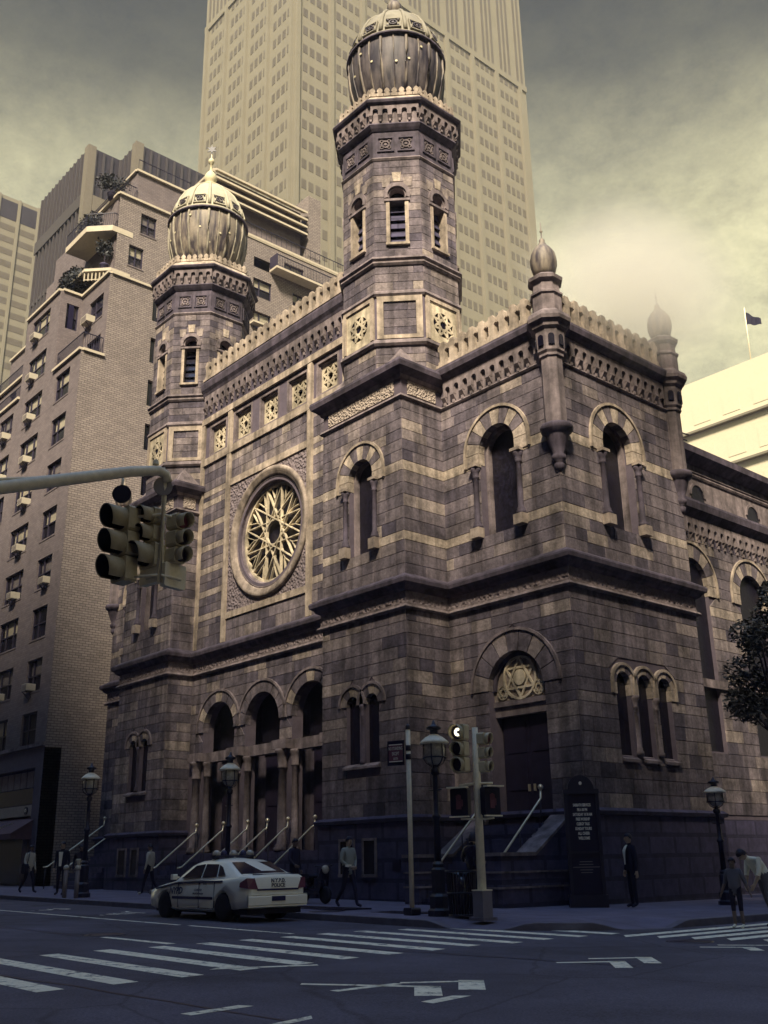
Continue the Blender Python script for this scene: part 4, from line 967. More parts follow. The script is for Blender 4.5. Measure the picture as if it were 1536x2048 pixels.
# ------------------------------------------------------------------ neighbouring buildings
BH1,BH2=76,52
HAZE=.00035
def rebase(root,loc):
    root.location=loc; Mi=Matrix.Translation(-Vector(loc))
    for c in root.children: c.matrix_parent_inverse=Mi
WIN={}
def window_meshes(w,h,kind=0):
    k=(round(w,2),round(h,2),kind)
    if k in WIN: return WIN[k]
    f=MB(); t=.06
    f.box(0,t,-.09,0,0,h); f.box(w-t,w,-.09,0,0,h); f.box(t,w-t,-.09,0,0,t); f.box(t,w-t,-.09,0,h-t,h)
    f.box(t,w-t,-.08,.0,h*.48,h*.48+.06)
    xs=[w*.5] if w<1.3 else ([w*.36] if w<2.2 else [w*.3,w*.7])
    for x in xs: f.box(x-.035,x+.035,-.085,-.005,t,h-t)
    p=MB(); p.box(.03,w-.03,-.075,-.055,.03,h-.03)
    b=MB(); b.box(w*.12,w-.08,-.13,-.11,h*.50,h-.06)
    s=MB(); s.box(-.05,w+.05,-.15,.14,-.09,0)
    WIN[k]=(f.mesh('window','window_frame'),p.mesh('pane','glass_dark'),b.mesh('blind','blind'),s.mesh('sill','brick_front'),b.mesh('curtain','curtain'))
    return WIN[k]
MAT_PANE=mat('pane_clear',(.03,.028,.05),rough=.06,var=.1,bump=0,spec=.5)
def _pane_alpha(m):
    b=[n for n in m.node_tree.nodes if n.type=='BSDF_PRINCIPLED'][0]; b.inputs['Alpha'].default_value=.22
_pane_alpha(MAT_PANE)
def place_window(F,par,a,z,w,h,blind=0,depth=.20,sill=True):
    me=window_meshes(w,h); o=link('window',me[0],par); o.matrix_local=F@Matrix.Translation((a,-depth+.09,z))
    p=link('pane',me[1],o)
    if blind==1: link('blind',me[2],o)
    elif blind==2: link('curtain',me[4],o)
    if sill: link('sill',me[3],o)
    return o
for k in list(WIN): pass
def fix_pane(): 
    for v in WIN.values(): v[1].materials.clear(); v[1].materials.append(MATS['pane_clear'])
def railing(name,par,pts,h=1.05,gap=.13,m='iron',post=.016,top=.03):
    mb=MB()
    for i in range(len(pts)-1):
        p,q=Vector(pts[i]),Vector(pts[i+1]); L=(q-p).length; n=max(1,int(L/gap))
        for k in range(n+1):
            x=p+(q-p)*k/n; mb.box(x.x-post/1.5,x.x+post/1.5,x.y-post/1.5,x.y+post/1.5,x.z,x.z+h)
        mb.bar(p+Vector((0,0,h)),q+Vector((0,0,h)),top*1.6,top*1.6); mb.bar(p+Vector((0,0,.08)),q+Vector((0,0,.08)),top,top)
    return mb.build(name,m,par)
def leaves(mb,c,rad,n,size,rng,flat=.8):
    for _ in range(n):
        while True:
            v=Vector((rng.uniform(-1,1),rng.uniform(-1,1),rng.uniform(-1,1)))
            if .25<v.length<1: break
        p=Vector((c[0]+v.x*rad[0],c[1]+v.y*rad[1],c[2]+v.z*rad[2]))
        a=Vector((rng.gauss(0,1),rng.gauss(0,1),rng.gauss(0,.6))).normalized(); b=a.cross(Vector((rng.gauss(0,1),rng.gauss(0,1),rng.gauss(0,1)))).normalized()
        s=size*rng.uniform(.6,1.4)
        mb.add([p-a*s,p+b*s*.45,p+a*s,p-b*s*.45],[(0,1,2,3)])

APT=thing('apartment_building','tall pale brick apartment house with stepped terraces left of the synagogue','building')
CX,CX2,CX3=-27.4,-31.2,-36.4
F_AF=FR((-48,0,0),(1,0,0),(0,-1,0)); A=lambda x:x+48
F_AS=FR((CX,0,0),(0,1,0),(1,0,0))
rows=[8.87-1.75+2.88*k for k in range(12)]
# front facade with every window opening
cols=[(-30.75,-28.75,8),(-35.45,-32.70,10),(-39.5,-37.2,8),(-44.2,-41.6,8)]
holes=[];wins=[]
for i,(x0,x1,n) in enumerate(cols):
    for k in range(n): holes.append(rect(A(x0),A(x1),rows[k],rows[k]+1.75)); wins.append((i,k,x0,x1))
w=MB(F_AF); out=[(0,6.9),(A(CX),6.9),(A(CX),29.55),(A(CX2),29.55),(A(CX2),35.3),(A(CX3),35.3),(A(CX3),29.7),(0,29.7)]
wall(w,out,holes,.24); FW=w.build('front_wall','brick_front',APT)
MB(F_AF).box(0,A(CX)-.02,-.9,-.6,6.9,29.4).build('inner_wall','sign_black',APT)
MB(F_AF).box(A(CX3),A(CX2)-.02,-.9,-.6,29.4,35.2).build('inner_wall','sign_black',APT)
rng=random.Random(9)
for i,k,x0,x1 in wins:
    b=0
    if i==0: b={7:1,6:1,5:2,4:1,3:2,2:0,1:2,0:0}[k]
    elif i==1: b={9:1,8:1,7:1,6:1,5:1,4:1,3:2,2:1,1:2,0:1}[k]
    else: b=rng.choice([0,1,1,2])
    place_window(F_AF,APT,A(x0),rows[k],x1-x0,1.75,b)
# stone base storey with shop
MB(F_AF).box(0,A(CX),-.9,.02,5.95,6.9).build('base_wall','shop_wall',APT); MB(F_AF).box(A(-28.3),A(CX),-.9,.02,-.6,5.95).build('base_pier','shop_wall',APT)
MB(F_AF).box(0,A(CX)+.06,0,.16,6.98,7.16).build('base_ledge','stone_mid',APT)
MB(F_AF).box(0,A(-28.3),-.9,-.35,-.6,5.95).build('shop_back','stone_base',APT)
for i in range(8):
    x=-28.4-i*.85; MB(F_AF).box(A(x-.70),A(x),-.36,-.30,5.05,5.85).build('transom_light','curtain',APT)
MB(F_AF).box(A(-37),A(-28.4),-.34,-.05,3.60,4.12).build('shop_fascia','shop_sign',APT)
MB(F_AF).box(A(-37),A(-28.35),-.34,-.32,4.2,5.0).build('shop_window','glass_dark',APT)
MB(F_AF).box(A(-37),A(-29.0),-.34,-.30,.3,2.7).build('shop_window','glass_dark',APT)
MB(F_AF).box(A(-28.95),A(-28.3),-.32,.06,-.5,2.75).build('shop_pilaster','stone_mid',APT)
mb=MB(F_AF); mb.arc((A(-29.1),3.86),0,.20,0,2*PI,16,-.05,.0); em=mb.build('shop_emblem','sign_black',APT)
mb=MB(F_AF); mb.arc((A(-29.1),3.86),.06,.10,-.8,PI*1.3,10,0,.012); mb.build('emblem_mark','print_white',em)
mb=MB(F_AF); mb.prismx([(-.30,3.58),(1.15,2.72),(1.15,2.45),(1.10,2.45),(1.10,2.68),(-.30,3.52)],A(-37),A(-27.9)); AW=mb.build('awning','awning',APT)
mb=MB(F_AF); mb.add([(A(-28.0),-.28,3.52),(A(-28.0),1.12,2.68),(A(-28.0),1.12,2.45),(A(-28.0),-.28,2.45)],[(0,1,2,3)]); mb.build('awning_end','awning',AW)
mb=MB(F_AF); mb.bar((A(-30.7),.62,3.055),(A(-30.0),.25,3.27),.10,.012); mb.build('awning_mark','print_white',AW)
# corner block side walls: lower front part, upper set-back part
w=MB(F_AS); wall(w,[(0,-.6),(4.35,-.6),(4.35,35.25),(1.4,35.25),(1.4,29.55),(0,29.55)],[],.2); w.build('side_wall','brick_pale',APT)
w=MB(F_AS); wall(w,[(0,0),(.3,0),(.3,1),(0,1)],[]) if 0 else None
for z in rows[4:10]:
    MB(F_AS).box(4.37,4.75,-.35,-.25,z,z+1.7).build('notch_window','glass_dark',APT)
w=MB(FR((CX,4.35,0),(0,1,0),(1,0,0))); 
for k in range(13):
    z0=-.6 if k==0 else rows[k-1]+1.7; z1=rows[k] if k<12 else 38
    if z1>35.2: z1=35.2
    if z1>z0: MB(w.M).box(0,.45,-.4,0,z0,z1).build('notch_wall','brick_pale',APT)
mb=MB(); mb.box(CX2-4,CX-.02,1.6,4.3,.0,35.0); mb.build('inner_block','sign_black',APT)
F_A2=FR((CX2,1.4,0),(1,0,0),(0,-1,0))
w=MB(F_A2); wall(w,rect(0,CX-CX2,29.4,35.25),[rect(1.20,3.10,32.65,34.25),rect(1.25,3.15,29.6,31.4)],.2); w.build('setback_wall','brick_front',APT)
place_window(F_A2,APT,1.20,32.65,1.9,1.6,2); place_window(F_A2,APT,1.25,29.6,1.9,1.8,0,sill=False)
F_A2s=FR((CX2,0,0),(0,1,0),(1,0,0)); w=MB(F_A2s); wall(w,rect(0,1.4,29.4,35.3),[rect(.42,1.22,32.8,34.55)],.2); w.build('return_wall','brick_front',APT)
place_window(F_A2s,APT,.42,32.8,.8,1.75,2,sill=False)
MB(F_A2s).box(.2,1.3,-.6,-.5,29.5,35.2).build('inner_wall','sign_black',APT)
MB().box(CX2+.02,CX-.05,.05,1.4,29.3,29.5).build('terrace_floor','roof_grey',APT)
def coping(pts,z,par=APT,w=.32):
    mb=MB()
    for i in range(len(pts)-1): mb.bar((pts[i][0],pts[i][1],z),(pts[i+1][0],pts[i+1][1],z),w,.16)
    return mb.build('coping','coping',par)
coping([(CX2,.02),(CX+.04,.02)],29.62); coping([(CX-.04,.1),(CX-.04,1.4)],29.62)
coping([(CX3,.02),(CX2-.1,.02)],35.38); coping([(CX2-.05,.1),(CX2-.05,1.5)],35.38); coping([(CX2,1.42),(CX+.04,1.42)],35.33); coping([(CX-.04,1.5),(CX-.04,4.4)],35.33)
railing('terrace_railing',APT,[(CX2+.1,.12,29.7),(CX-.12,.12,29.7),(CX-.12,1.35,29.7)],1.1)
# left terraces
coping([(-48,.02),(CX3,.02)],29.78); railing('terrace_railing',APT,[(-47.9,.15,29.85),(CX3-.1,.15,29.85)],1.0)
w=MB(FR((-48,1.3,0),(1,0,0),(0,-1,0))); wall(w,rect(0,11.6,29.5,32.95),[rect(8.6,9.7,30.4,32.4),rect(6.0,7.2,30.4,32.4),rect(10.3,11.1,30.4,32.4)],.2); w.build('setback_wall','brick_front',APT)
for a,b in ((8.6,9.7),(6.0,7.2),(10.3,11.1)): place_window(FR((-48,1.3,0),(1,0,0),(0,-1,0)),APT,a,30.4,b-a,2.0,2,sill=False)
MB().box(-48,CX3,1.6,8,29,32.8).build('inner_block','brick_front',APT)
coping([(-48,1.28),(CX3,1.28)],33.02); railing('terrace_railing',APT,[(-47.9,1.4,33.1),(CX3-.1,1.4,33.1)],1.1)
MB().box(-48,-38,3.2,12,32.8,38.1).build('upper_block','brick_front',APT); coping([(-48,3.2),(-38,3.2)],38.15); coping([(-38,3.2),(-38,12)],38.15)
F_A4=FR((-38,3.2,0),(0,1,0),(1,0,0))
for y in (.5,2.6):
    for z in (33.6,36.0): MB(F_A4).box(y,y+1.2,.0,.04,z,z+1.5).build('window','glass_dark',APT)
# upper right mass with its chamfered balconies
UX=-30.0
F_U=FR((UX,2.8,0),(0,1,0),(1,0,0))
w=MB(F_U); wall(w,rect(0,5.4,35.0,43.1),[rect(.9,1.95,38.1,39.65),rect(1.6,2.75,40.8,42.35)],.2); w.build('upper_wall','brick_pale',APT)
place_window(F_U,APT,.9,38.1,1.05,1.55,1); place_window(F_U,APT,1.6,40.8,1.15,1.55,2)
mb=MB(); mb.box(-40,UX-.3,2.82,8.2,35.0,43.0); mb.build('upper_block','brick_front',APT)
coping([(UX,2.7),(UX,8.2)],43.16); coping([(-36,2.8),(UX,2.8)],43.16)
def slab(z0,z1,y0,name='balcony_slab',ext=0.):
    pts=[(UX+.02,3.9),(UX+.02,y0),(UX-1.22,y0-1.22),(UX-4.4-ext,y0-1.22),(UX-4.4-ext,3.9)]
    mb=MB(); mb.prismz(pts,z0,z1); return mb.build(name,'coping',APT),pts
s,pts=slab(40.15,40.55,2.45); railing('balcony_railing',APT,[(p[0]-.08,p[1]+.08,40.55) for p in pts[:4]],1.0)
s,pts=slab(37.2,37.4,2.55); railing('balcony_railing',APT,[(p[0]-.08,p[1]+.08,36.55) for p in pts[1:3]],.66,.22,'coping',.05,.05)
MB().box(-39.5,UX-.2,4.0,8.1,43.0,45.6).build('penthouse_wall','brick_front',APT); coping([(UX-.2,3.9),(UX-.2,8.2)],45.66); coping([(-39.5,4.0),(UX-.2,4.0)],45.66)
railing('roof_railing',APT,[(-36,3.0,43.2),(UX-.1,3.0,43.2),(UX-.1,4.0,43.2)],1.0); railing('roof_railing',APT,[(UX-.3,4.1,45.7),(UX-.3,8.1,45.7)],1.0,.5)
# rear wing
F_R=FR((UX,8.2,0),(0,1,0),(1,0,0))
rw=[(3.4,4.6,42.0,42.85),(5.2,6.8,39.6,41.05),(8.7,10.3,39.7,41.1),(7.9,9.7,42.45,43.4),(5.3,6.8,37.0,38.4),(9.0,10.4,36.9,38.3),(2.2,3.4,39.6,41.05),(12.0,13.2,39.6,41.0)]
w=MB(F_R); wall(w,rect(0,14.5,20,44.3),[rect(*q) for q in rw]+[rect(5.2,6.7,41.95,42.8)],.22); w.build('rear_wing_wall','brick_pale',APT)
for q in rw[1:]: place_window(F_R,APT,q[0],q[2],q[1]-q[0],q[3]-q[2],1,sill=False)
mb=MB(); mb.box(-46,UX-.9,4.6,22.6,0,44.2); mb.build('rear_block','brick_front',APT)
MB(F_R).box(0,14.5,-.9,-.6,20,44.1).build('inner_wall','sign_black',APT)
MB(F_R).box(3.6,13.8,0,.06,44.2,44.46).build('coping','coping',APT); MB(F_R).box(0,14.6,-.3,.08,44.3,44.5).build('coping','coping',APT)
MB(F_R).box(6.6,12.2,0,.9,42.0,42.18).build('balcony_slab','coping',APT); railing('balcony_railing',APT,[(UX+.85,14.9,42.2),(UX+.85,20.3,42.2),(UX+.05,20.3,42.2)],.95,.14)
MB(F_R).box(5.0,12.4,0,.5,37.15,37.3).build('balcony_slab','coping',APT)
MB(F_R).box(6.6,6.7,.0,.9,42.2,43.2).build('screen','window_frame',APT); railing('roof_railing',APT,[(UX-.05,8.6,44.5),(UX-.05,22.6,44.5)],.95,.45)
PH=MB().box(-39,UX-.8,10.5,18.1,44.2,49.0).build('plant_room','brick_front',APT)
for i in range(4):
    z=46.75+i*.66
    mb=MB(); mb.prism([(0,z),(.75,z+.30),(.75,z+.42),(0,z+.5)],0,.02) if 0 else None
    mb.add([(UX-.8,10.1,z+.40),(UX-.1,10.1,z),(UX-.1,18.3,z),(UX-.8,18.3,z+.40),(UX-.8,10.1,z+.58),(UX-.1,10.1,z+.16),(UX-.1,18.3,z+.16),(UX-.8,18.3,z+.58)],[(0,1,2,3),(4,5,6,7),(0,1,5,4),(1,2,6,5),(2,3,7,6),(3,0,4,7)])
    mb.build('louvre','coping',PH)
    mb=MB(); mb.box(-36,UX-.4,9.9,10.12,z,z+.2); mb.build('louvre','coping',PH)
MB().box(UX-2.5,UX-.3,18.5,19.7,44.2,50.6).build('chimney','brick_pale',APT)
rebase(APT,(-34,4,0)); fix_pane()
# air conditioners hung in the windows
acb=MB(); acb.box(-.38,.38,-.15,.42,0,.42,ch=.02); AC0=acb.mesh('air_conditioner','ac_case')
acg=MB(); 
for i in range(5): acg.box(-.33,.33,.42,.43,.05+i*.07,.085+i*.07)
AC1=acg.mesh('grille','ac_grille'); acs=MB(); acs.bar((-.25,.02,-.38),(-.25,.40,0),.03,.03); acs.bar((.25,.02,-.38),(.25,.40,0),.03,.03); AC2=acs.mesh('bracket','iron')
nth=['lowest','second lowest','third lowest','fourth lowest','fifth lowest','sixth lowest','seventh lowest','eighth lowest','second highest','topmost']
def air_con(F,a,z,label,s=1.):
    o=thing('air_conditioner',label,'air conditioner',(0,0,0),group='window air conditioners on the apartment house'); o.matrix_world=F@Matrix.Translation((a,-.02,z))@Matrix.Scale(s,4)
    link('case',AC0,o); link('grille',AC1,o); link('bracket',AC2,o)
for k,side in ((1,.42),(3,.7),(4,.72),(5,.75),(6,.55),(7,.5),(8,.4),(9,.4)):
    x0,x1=cols[1][:2]; air_con(F_AF,A(x0+(x1-x0)*side-.1),rows[k]+.05,'white window air conditioner in the %s window of the second column from the corner'%nth[k],.95)
for k,side in ((1,.35),(3,.78)):
    x0,x1=cols[0][:2]; air_con(F_AF,A(x0+(x1-x0)*side),rows[k]+.05,'white window air conditioner in the %s window of the corner column'%nth[k],.9)
air_con(F_A2,1.45,32.70,'white window air conditioner in the set-back wall above the corner terrace',1.1)
for k in (6,7): air_con(F_AF,A(cols[2][1]-.9),rows[k]+.05,'small white air conditioner in the %s window of the third column'%('seventh lowest' if k==6 else 'topmost'),1.)
# terrace planting
def shrub(loc,rad,n,label,size=.12,seed=1,potr=.28,stem=.3):
    o=thing('terrace_shrub',label,'shrub',loc); rg=random.Random(seed); mb=MB()
    for _ in range(5):
        c=(rg.uniform(-.5,.5)*rad[0],rg.uniform(-.5,.5)*rad[1],stem+.35+rad[2]*rg.uniform(.5,1.2)); leaves(mb,c,(rad[0]*.6,rad[1]*.6,rad[2]*.6),n//5,size,rg)
    mb.build('foliage','leaf',o,recalc=False); mb=MB(); mb.lathe([(potr*.8,0),(potr,.4),(potr*1.08,.42),(potr*1.08,.48)],12); mb.build('pot','stone_base',o)
    mb=MB(); mb.tube([(0,0,.4),(.03,0,stem+.5),(0,.04,stem+.4+rad[2])],[.04,.03,.015],6); mb.build('stem','bark',o)
shrub((UX-2.6,1.9,40.55),(1.7,.9,.7),900,'dark bushy shrub along the upper balcony railing',.11,1)
shrub((UX-.9,2.6,43.1),(1.2,1.0,.8),700,'loose shrub spilling over the roof terrace edge above the upper balcony',.10,2)
shrub((UX-.7,2.4,37.4),(.6,.6,.9),380,'spiky dark shrub on the lower balcony beside the window',.13,3,stem=.5)
shrub((-32.8,1.7,35.3),(1.9,1.2,1.3),1300,'large dark shrub on the terrace left of the lower balcony',.13,4)
shrub((-35.3,1.6,35.3),(1.4,.9,.9),700,'low dark shrub at the left end of the terrace',.12,5)
shrub((-38.9,3.0,38.2),(1.0,.6,.6),380,'rounded shrub on the far left roof terrace',.11,6)
PV=thing('roof_pavilion','small glazed roof pavilion with dark canopy on the left terrace','pavilion',(-37.2,2.2,35.3))
mb=MB(); mb.box(-1.2,1.2,-.8,.8,2.0,2.15); mb.build('canopy','window_frame',PV); MB().box(-1.0,1.0,-.6,.6,0,2.0).build('glazed_wall','glass_dark',PV)
for x in (-1.0,0,1.0): MB().box(x-.05,x+.05,-.64,-.60,0,2.0).build('post','coping',PV)
MB().box(-1.0,1.0,-.66,-.62,.9,1.5).build('blind','blind',PV)

shrub((-37.8,1.9,33.0),(1.3,.8,.9),600,'dark shrub behind the railing of the far left terrace',.12,7)
shrub((UX-4.2,1.8,37.4),(1.0,.7,.9),520,'dark shrub at the left end of the lower balcony',.12,8)
# ------------------------------------------------------------------ far towers
def far_windows(par,recs,m,name='window',limit=300):
    """recs: (F,a0,a1,z0,z1); the ones that show largest are objects, the rest one mesh of kind stuff"""
    def area(r):
        F,a0,a1,z0,z1=r; q=[project(F@Vector((a,0,z))) for a,z in ((a0,z0),(a1,z0),(a1,z1),(a0,z1))]
        if any(k is None or not(-5<k[0]<1541 and -5<k[1]<2053) for k in q): return 0
        return abs(sum(q[i][0]*q[(i+1)%4][1]-q[(i+1)%4][0]*q[i][1] for i in range(4)))/2
    rs=sorted(recs,key=area,reverse=True); rest=MB(); cache={}
    for i,(F,a0,a1,z0,z1) in enumerate(rs):
        if i<limit and area((F,a0,a1,z0,z1))>0:
            k=(round(a1-a0,2),round(z1-z0,2))
            if k not in cache: cache[k]=MB().box(0,k[0],-.02,.04,0,k[1]).mesh(name,m)
            o=link(name,cache[k],par); o.matrix_local=F@Matrix.Translation((a0,0,z0))
        else: rest.M=F; rest.box(a0,a1,-.02,.04,z0,z1)
    rest.M=None
    if rest.v: rest.build('far_'+name+'s',m,par)['kind']='stuff'
TW=thing('office_tower','very tall pale office tower with rows of small square windows behind the synagogue','skyscraper')
TX,TY=-85.1,56.0
MB().box(TX-29.5,TX,TY,TY+60,0,192).build('tower_shaft','tower_white',TW)
F_T=FR((TX,TY,0),(0,1,0),(1,0,0)); F_TF=FR((TX-29.5,TY,0),(1,0,0),(0,-1,0))
recs=[]
for fl in range(28):
    z=49+3.85*fl-.9
    for b in range(8):
        a=.9+7.15*b+ .9
        for i in range(4): recs.append((F_T,a+1.42*i,a+1.42*i+.95,z,z+1.75))
    for b in range(4):
        a=29.5-7.0-7*b+.8
        for i in range(4): recs.append((F_TF,a+1.4*i,a+1.4*i+.9,z,z+1.75))
far_windows(TW,recs,'tower_window')
for b in range(9): MB(F_T).box(.15+7.15*b,.95+7.15*b,0,.55,0,154).build('pier','tower_white',TW)
for b in range(5): MB(F_TF).box(29.5-.9-7*b,29.5-.2-7*b,0,.55,0,154).build('pier','tower_white',TW)
MB(F_T).box(0,60,0,.3,153.6,155).build('band_course','tower_white',TW); MB(F_TF).box(0,29.4,0,.3,153.6,155).build('band_course','tower_white',TW)
for i in range(46):
    a=1+1.28*i
    if i%4!=3: MB(F_T).box(a,a+.62,0,.08,155,191).build('louvre_strip','tower_window',TW)
for i in range(20):
    a=1+1.38*i; MB(F_TF).box(a,a+.62,0,.08,155,191).build('louvre_strip','tower_window',TW)
rebase(TW,(TX-20,TY+30,0))
DT=thing('ribbed_tower','dark glass tower with stepped ribbed facade behind the left apartment terraces','skyscraper')
def ribbed(x0,x1,y0,y1,z1):
    b=MB().box(x0,x1,y0,y1,0,z1).build('glass_volume','tower_dark',DT)
    n=int((x1-x0)/1.1); f=MB(FR((x0,y0,0),(1,0,0),(0,-1,0)))
    for i in range(n): MB(f.M).box(.4+i*1.1,.62+i*1.1,0,.25,30,z1-.2).build('rib','tower_fin',b)
    n=int((y1-y0)/1.1); f=MB(FR((x1,y0,0),(0,1,0),(1,0,0)))
    for i in range(n): MB(f.M).box(.7+i*1.1,.92+i*1.1,0,.25,30,z1-.2).build('rib','tower_fin',b)
    MB().box(x1-.75,x1+.32,y0-.32,y0+.75,20,z1+.1).build('corner_pier','tower_corner',DT)
    MB().box(x0,x1-.8,y0-.34,y0,77.6,79.4).build('spandrel','tower_fin',DT) if y0<22 else None
    MB().box(x1,x1+.34,y0+.8,y1,77.0,79.2).build('spandrel','tower_corner',DT) if y0<22 else None
    for k in range(12):
        z=30+3.6*k; MB().box(x0,x1-.8,y0-.14,y0,z,z+.5).build('floor_band','tower_fin',b)
ribbed(-93,-78.5,20.3,36,86.2); ribbed(-92,-74.3,24.6,40,86.3)
rebase(DT,(-85,28,0))
WG=thing('grid_tower','pale gridded office block with two dark square louvres at the far left edge','skyscraper')
MB().box(-200,-163,20,45.2,0,135.3).build('tower_shaft','tower_white',WG); F_G=FR((-163,20,0),(0,1,0),(1,0,0))
for a in (12.6,16.9,21.2): MB(F_G).box(a-.0,a+3.5,0,.06,130.0,134.4).build('plant_louvre','tower_dark',WG)
recs=[(F_G,a,a+3.5,127.2-2.85*k,128.6-2.85*k) for k in range(12) for a in (4.0,8.3,12.6,16.9,21.2)]
far_windows(WG,recs,'tower_window'); 
for a in (12.1,16.4,20.7,24.8): MB(F_G).box(a-.15,a+.35,0,.35,60,135.3).build('pier','tower_white',WG)
rebase(WG,(-181,32,0))
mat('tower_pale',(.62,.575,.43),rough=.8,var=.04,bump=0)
RB=thing('pale_block','pale washed-out block with thin balcony lines beyond the aisle roof at right','building')
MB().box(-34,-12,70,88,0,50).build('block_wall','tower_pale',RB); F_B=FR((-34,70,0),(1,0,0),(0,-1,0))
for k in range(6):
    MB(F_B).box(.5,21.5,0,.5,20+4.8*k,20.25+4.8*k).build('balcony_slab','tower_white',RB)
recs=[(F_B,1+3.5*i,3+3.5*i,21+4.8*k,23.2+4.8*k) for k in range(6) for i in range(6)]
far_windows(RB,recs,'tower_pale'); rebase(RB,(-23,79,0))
# flag on the pale block
FL=thing('flag','small dark flag on the roof of the pale block at right','flag',(-22.6,71.0,50))
mb=MB(); mb.tube([(0,0,0),(0.2,-.1,6.6)],.06,6); mb.build('pole','steel_paint',FL)
mb=MB(FR((.1,-.05,0),(.8,.6,0),(.6,-.8,0)))
k=8; vs=[]
for i in range(k+1):
    for j in range(2): vs.append((.05+1.5*i/k,(.16*math.sin(i*1.1)),4.6+(1.5-.8*i/k)*j-.2*i/k))
mb.add(vs,[(2*i,2*i+2,2*i+3,2*i+1) for i in range(k)]); mb.build('cloth','cloth_black',FL,recalc=False)
# roof aerial on the aisle
AN=thing('roof_aerial','bent roof aerial standing on the aisle roof','aerial',(2.4,13.0,16.4))
mb=MB(); mb.tube([(0,0,0),(0,0,1.3)],.05,6); mb.build('mast','iron',AN)
mb=MB(); 
for z,l in ((1.25,.75),(.95,.55)): mb.tube([(-.3,-l,z),(.1,0,z+.12),(.3,l,z+.05)],.03,6)
mb.build('arm','iron',AN)

# ------------------------------------------------------------------ added unseen blocks behind and beside the camera, shaped to shade the lower storeys
def shade_block(name,label,x0,x1,y0,y1,h,face):
    o=thing(name,label,'building'); MB().box(x0,x1,y0,y1,-2,h).build('block_wall','far_brick',o)
    F,L={'N':(FR((x0,y1,0),(1,0,0),(0,1,0)),x1-x0),'W':(FR((x0,y0,0),(0,1,0),(-1,0,0)),y1-y0)}[face]; st=MB(F); rest=MB(F)
    k=int(L/3.2)
    for f in range(int(h/3.6)):
        for i in range(k): rest.box(.8+i*3.2,2.4+i*3.2,-.05,.03,1.2+3.6*f,3.1+3.6*f)
    rest.build('far_windows','glass_dark',o)['kind']='stuff'; MB(F).box(0,L,0,.5,h-.8,h).build('cornice','stone_base',o)
    rebase(o,((x0+x1)/2,(y0+y1)/2,0)); return o
mat('far_brick',(.16,.14,.19),rough=.9,var=.15,extra=brick_extra(.6,.24))
shade_block('avenue_shade_block','long dark block added unseen across the avenue, behind the camera, to shade the front',-200,9,-60,-27,53.5,'N')
shade_block('corner_shade_block','dark block added unseen diagonally across the crossing, behind the camera, to shade the front',9.2,29,-60,-29,50,'N')
shade_block('row_shade_block','taller dark block added unseen behind the camera, right of the diagonal one, to shade the wing',29.2,40.3,-60,-29,53,'N')
shade_block('end_shade_slab','tallest dark slab added unseen behind the camera, at the right end of the row, to shade the side wall',40.5,85,-60,-29,66,'N')
shade_block('side_shade_block','dark block added unseen across the side street, right of the camera, to shade the wing side',26.5,85,-4,70,52,'W')
# ------------------------------------------------------------------ street furniture
def gz(x,y,road=False): return ground_z(x,y)+(-.15 if road else -.004)
def street_lamp(x,y,label,h=4.1,s=1.):
    o=thing('street_lamp',label,'lamp',(x,y,gz(x,y)),group='lantern lamp posts round the synagogue'); k=h/4.1
    b=MB(); b.lathe([(.27,0),(.27,.12),(.22,.16),(.22,.40),(.16,.46),(.17,.95),(.12,1.0),(.14,1.06),(.09,1.12)],8,(0,0),PI/8); b.build('base','iron',o)
    p=MB(); p.lathe([(.085,1.1),(.075,2.0),(.11,2.03),(.11,2.08),(.07,2.12),(.06,2.95),(.10,2.98),(.11,3.08),(.06,3.12),(.05,3.25)],12); p.build('post','iron',o)
    for sx in (-1,1):
        m=MB(); m.tube([(0,0,2.62),(sx*.20,0,2.64)],.016,6); m.build('ladder_bar','iron',o)
    c=MB(); 
    for i in range(6):
        a=PI/3*i; c.tube([(.03*math.cos(a),.03*math.sin(a),3.12),(.20*math.cos(a),.20*math.sin(a),3.22),(.27*math.cos(a),.27*math.sin(a),3.34)],.014,5); c.tube([(.27*math.cos(a),.27*math.sin(a),3.34),(.26*math.cos(a),.26*math.sin(a),3.66)],.013,5)
    c.lathe([(.275,3.33),(.285,3.33),(.285,3.36),(.275,3.36)],18,caps=False); c.build('cage','iron',o)
    g=MB(); g.lathe([(.05,3.18),(.16,3.24),(.235,3.36),(.25,3.50),(.24,3.66)],18); g.build('globe','lamp_glass',o)
    r=MB(); r.lathe([(.33,3.64),(.345,3.67),(.30,3.72),(.20,3.80),(.12,3.84),(.10,3.86)],18); r.build('hood','steel_paint',o)
    t=MB(); t.lathe([(.10,3.85),(.09,3.95),(.17,3.98),(.18,4.02),(.07,4.07),(.05,4.10),(.02,4.18)],12); t.build('cap','iron',o)
    o.scale=(s,s,s*k); return o
street_lamp(6.0,-4.72,'black lantern lamp post by the litter bin at the corner',4.2)
street_lamp(-4.6,-3.5,'black lantern lamp post behind the police car in front of the portal',4.35)
street_lamp(-11.3,-5.0,'black lantern lamp post on the left pavement beside the bollards',4.4)
street_lamp(7.6,4.4,'black lantern lamp post behind the man in the dark suit',3.6,.9)
street_lamp(7.6,10.5,'farthest black lantern lamp post on the side street',3.5,.9)
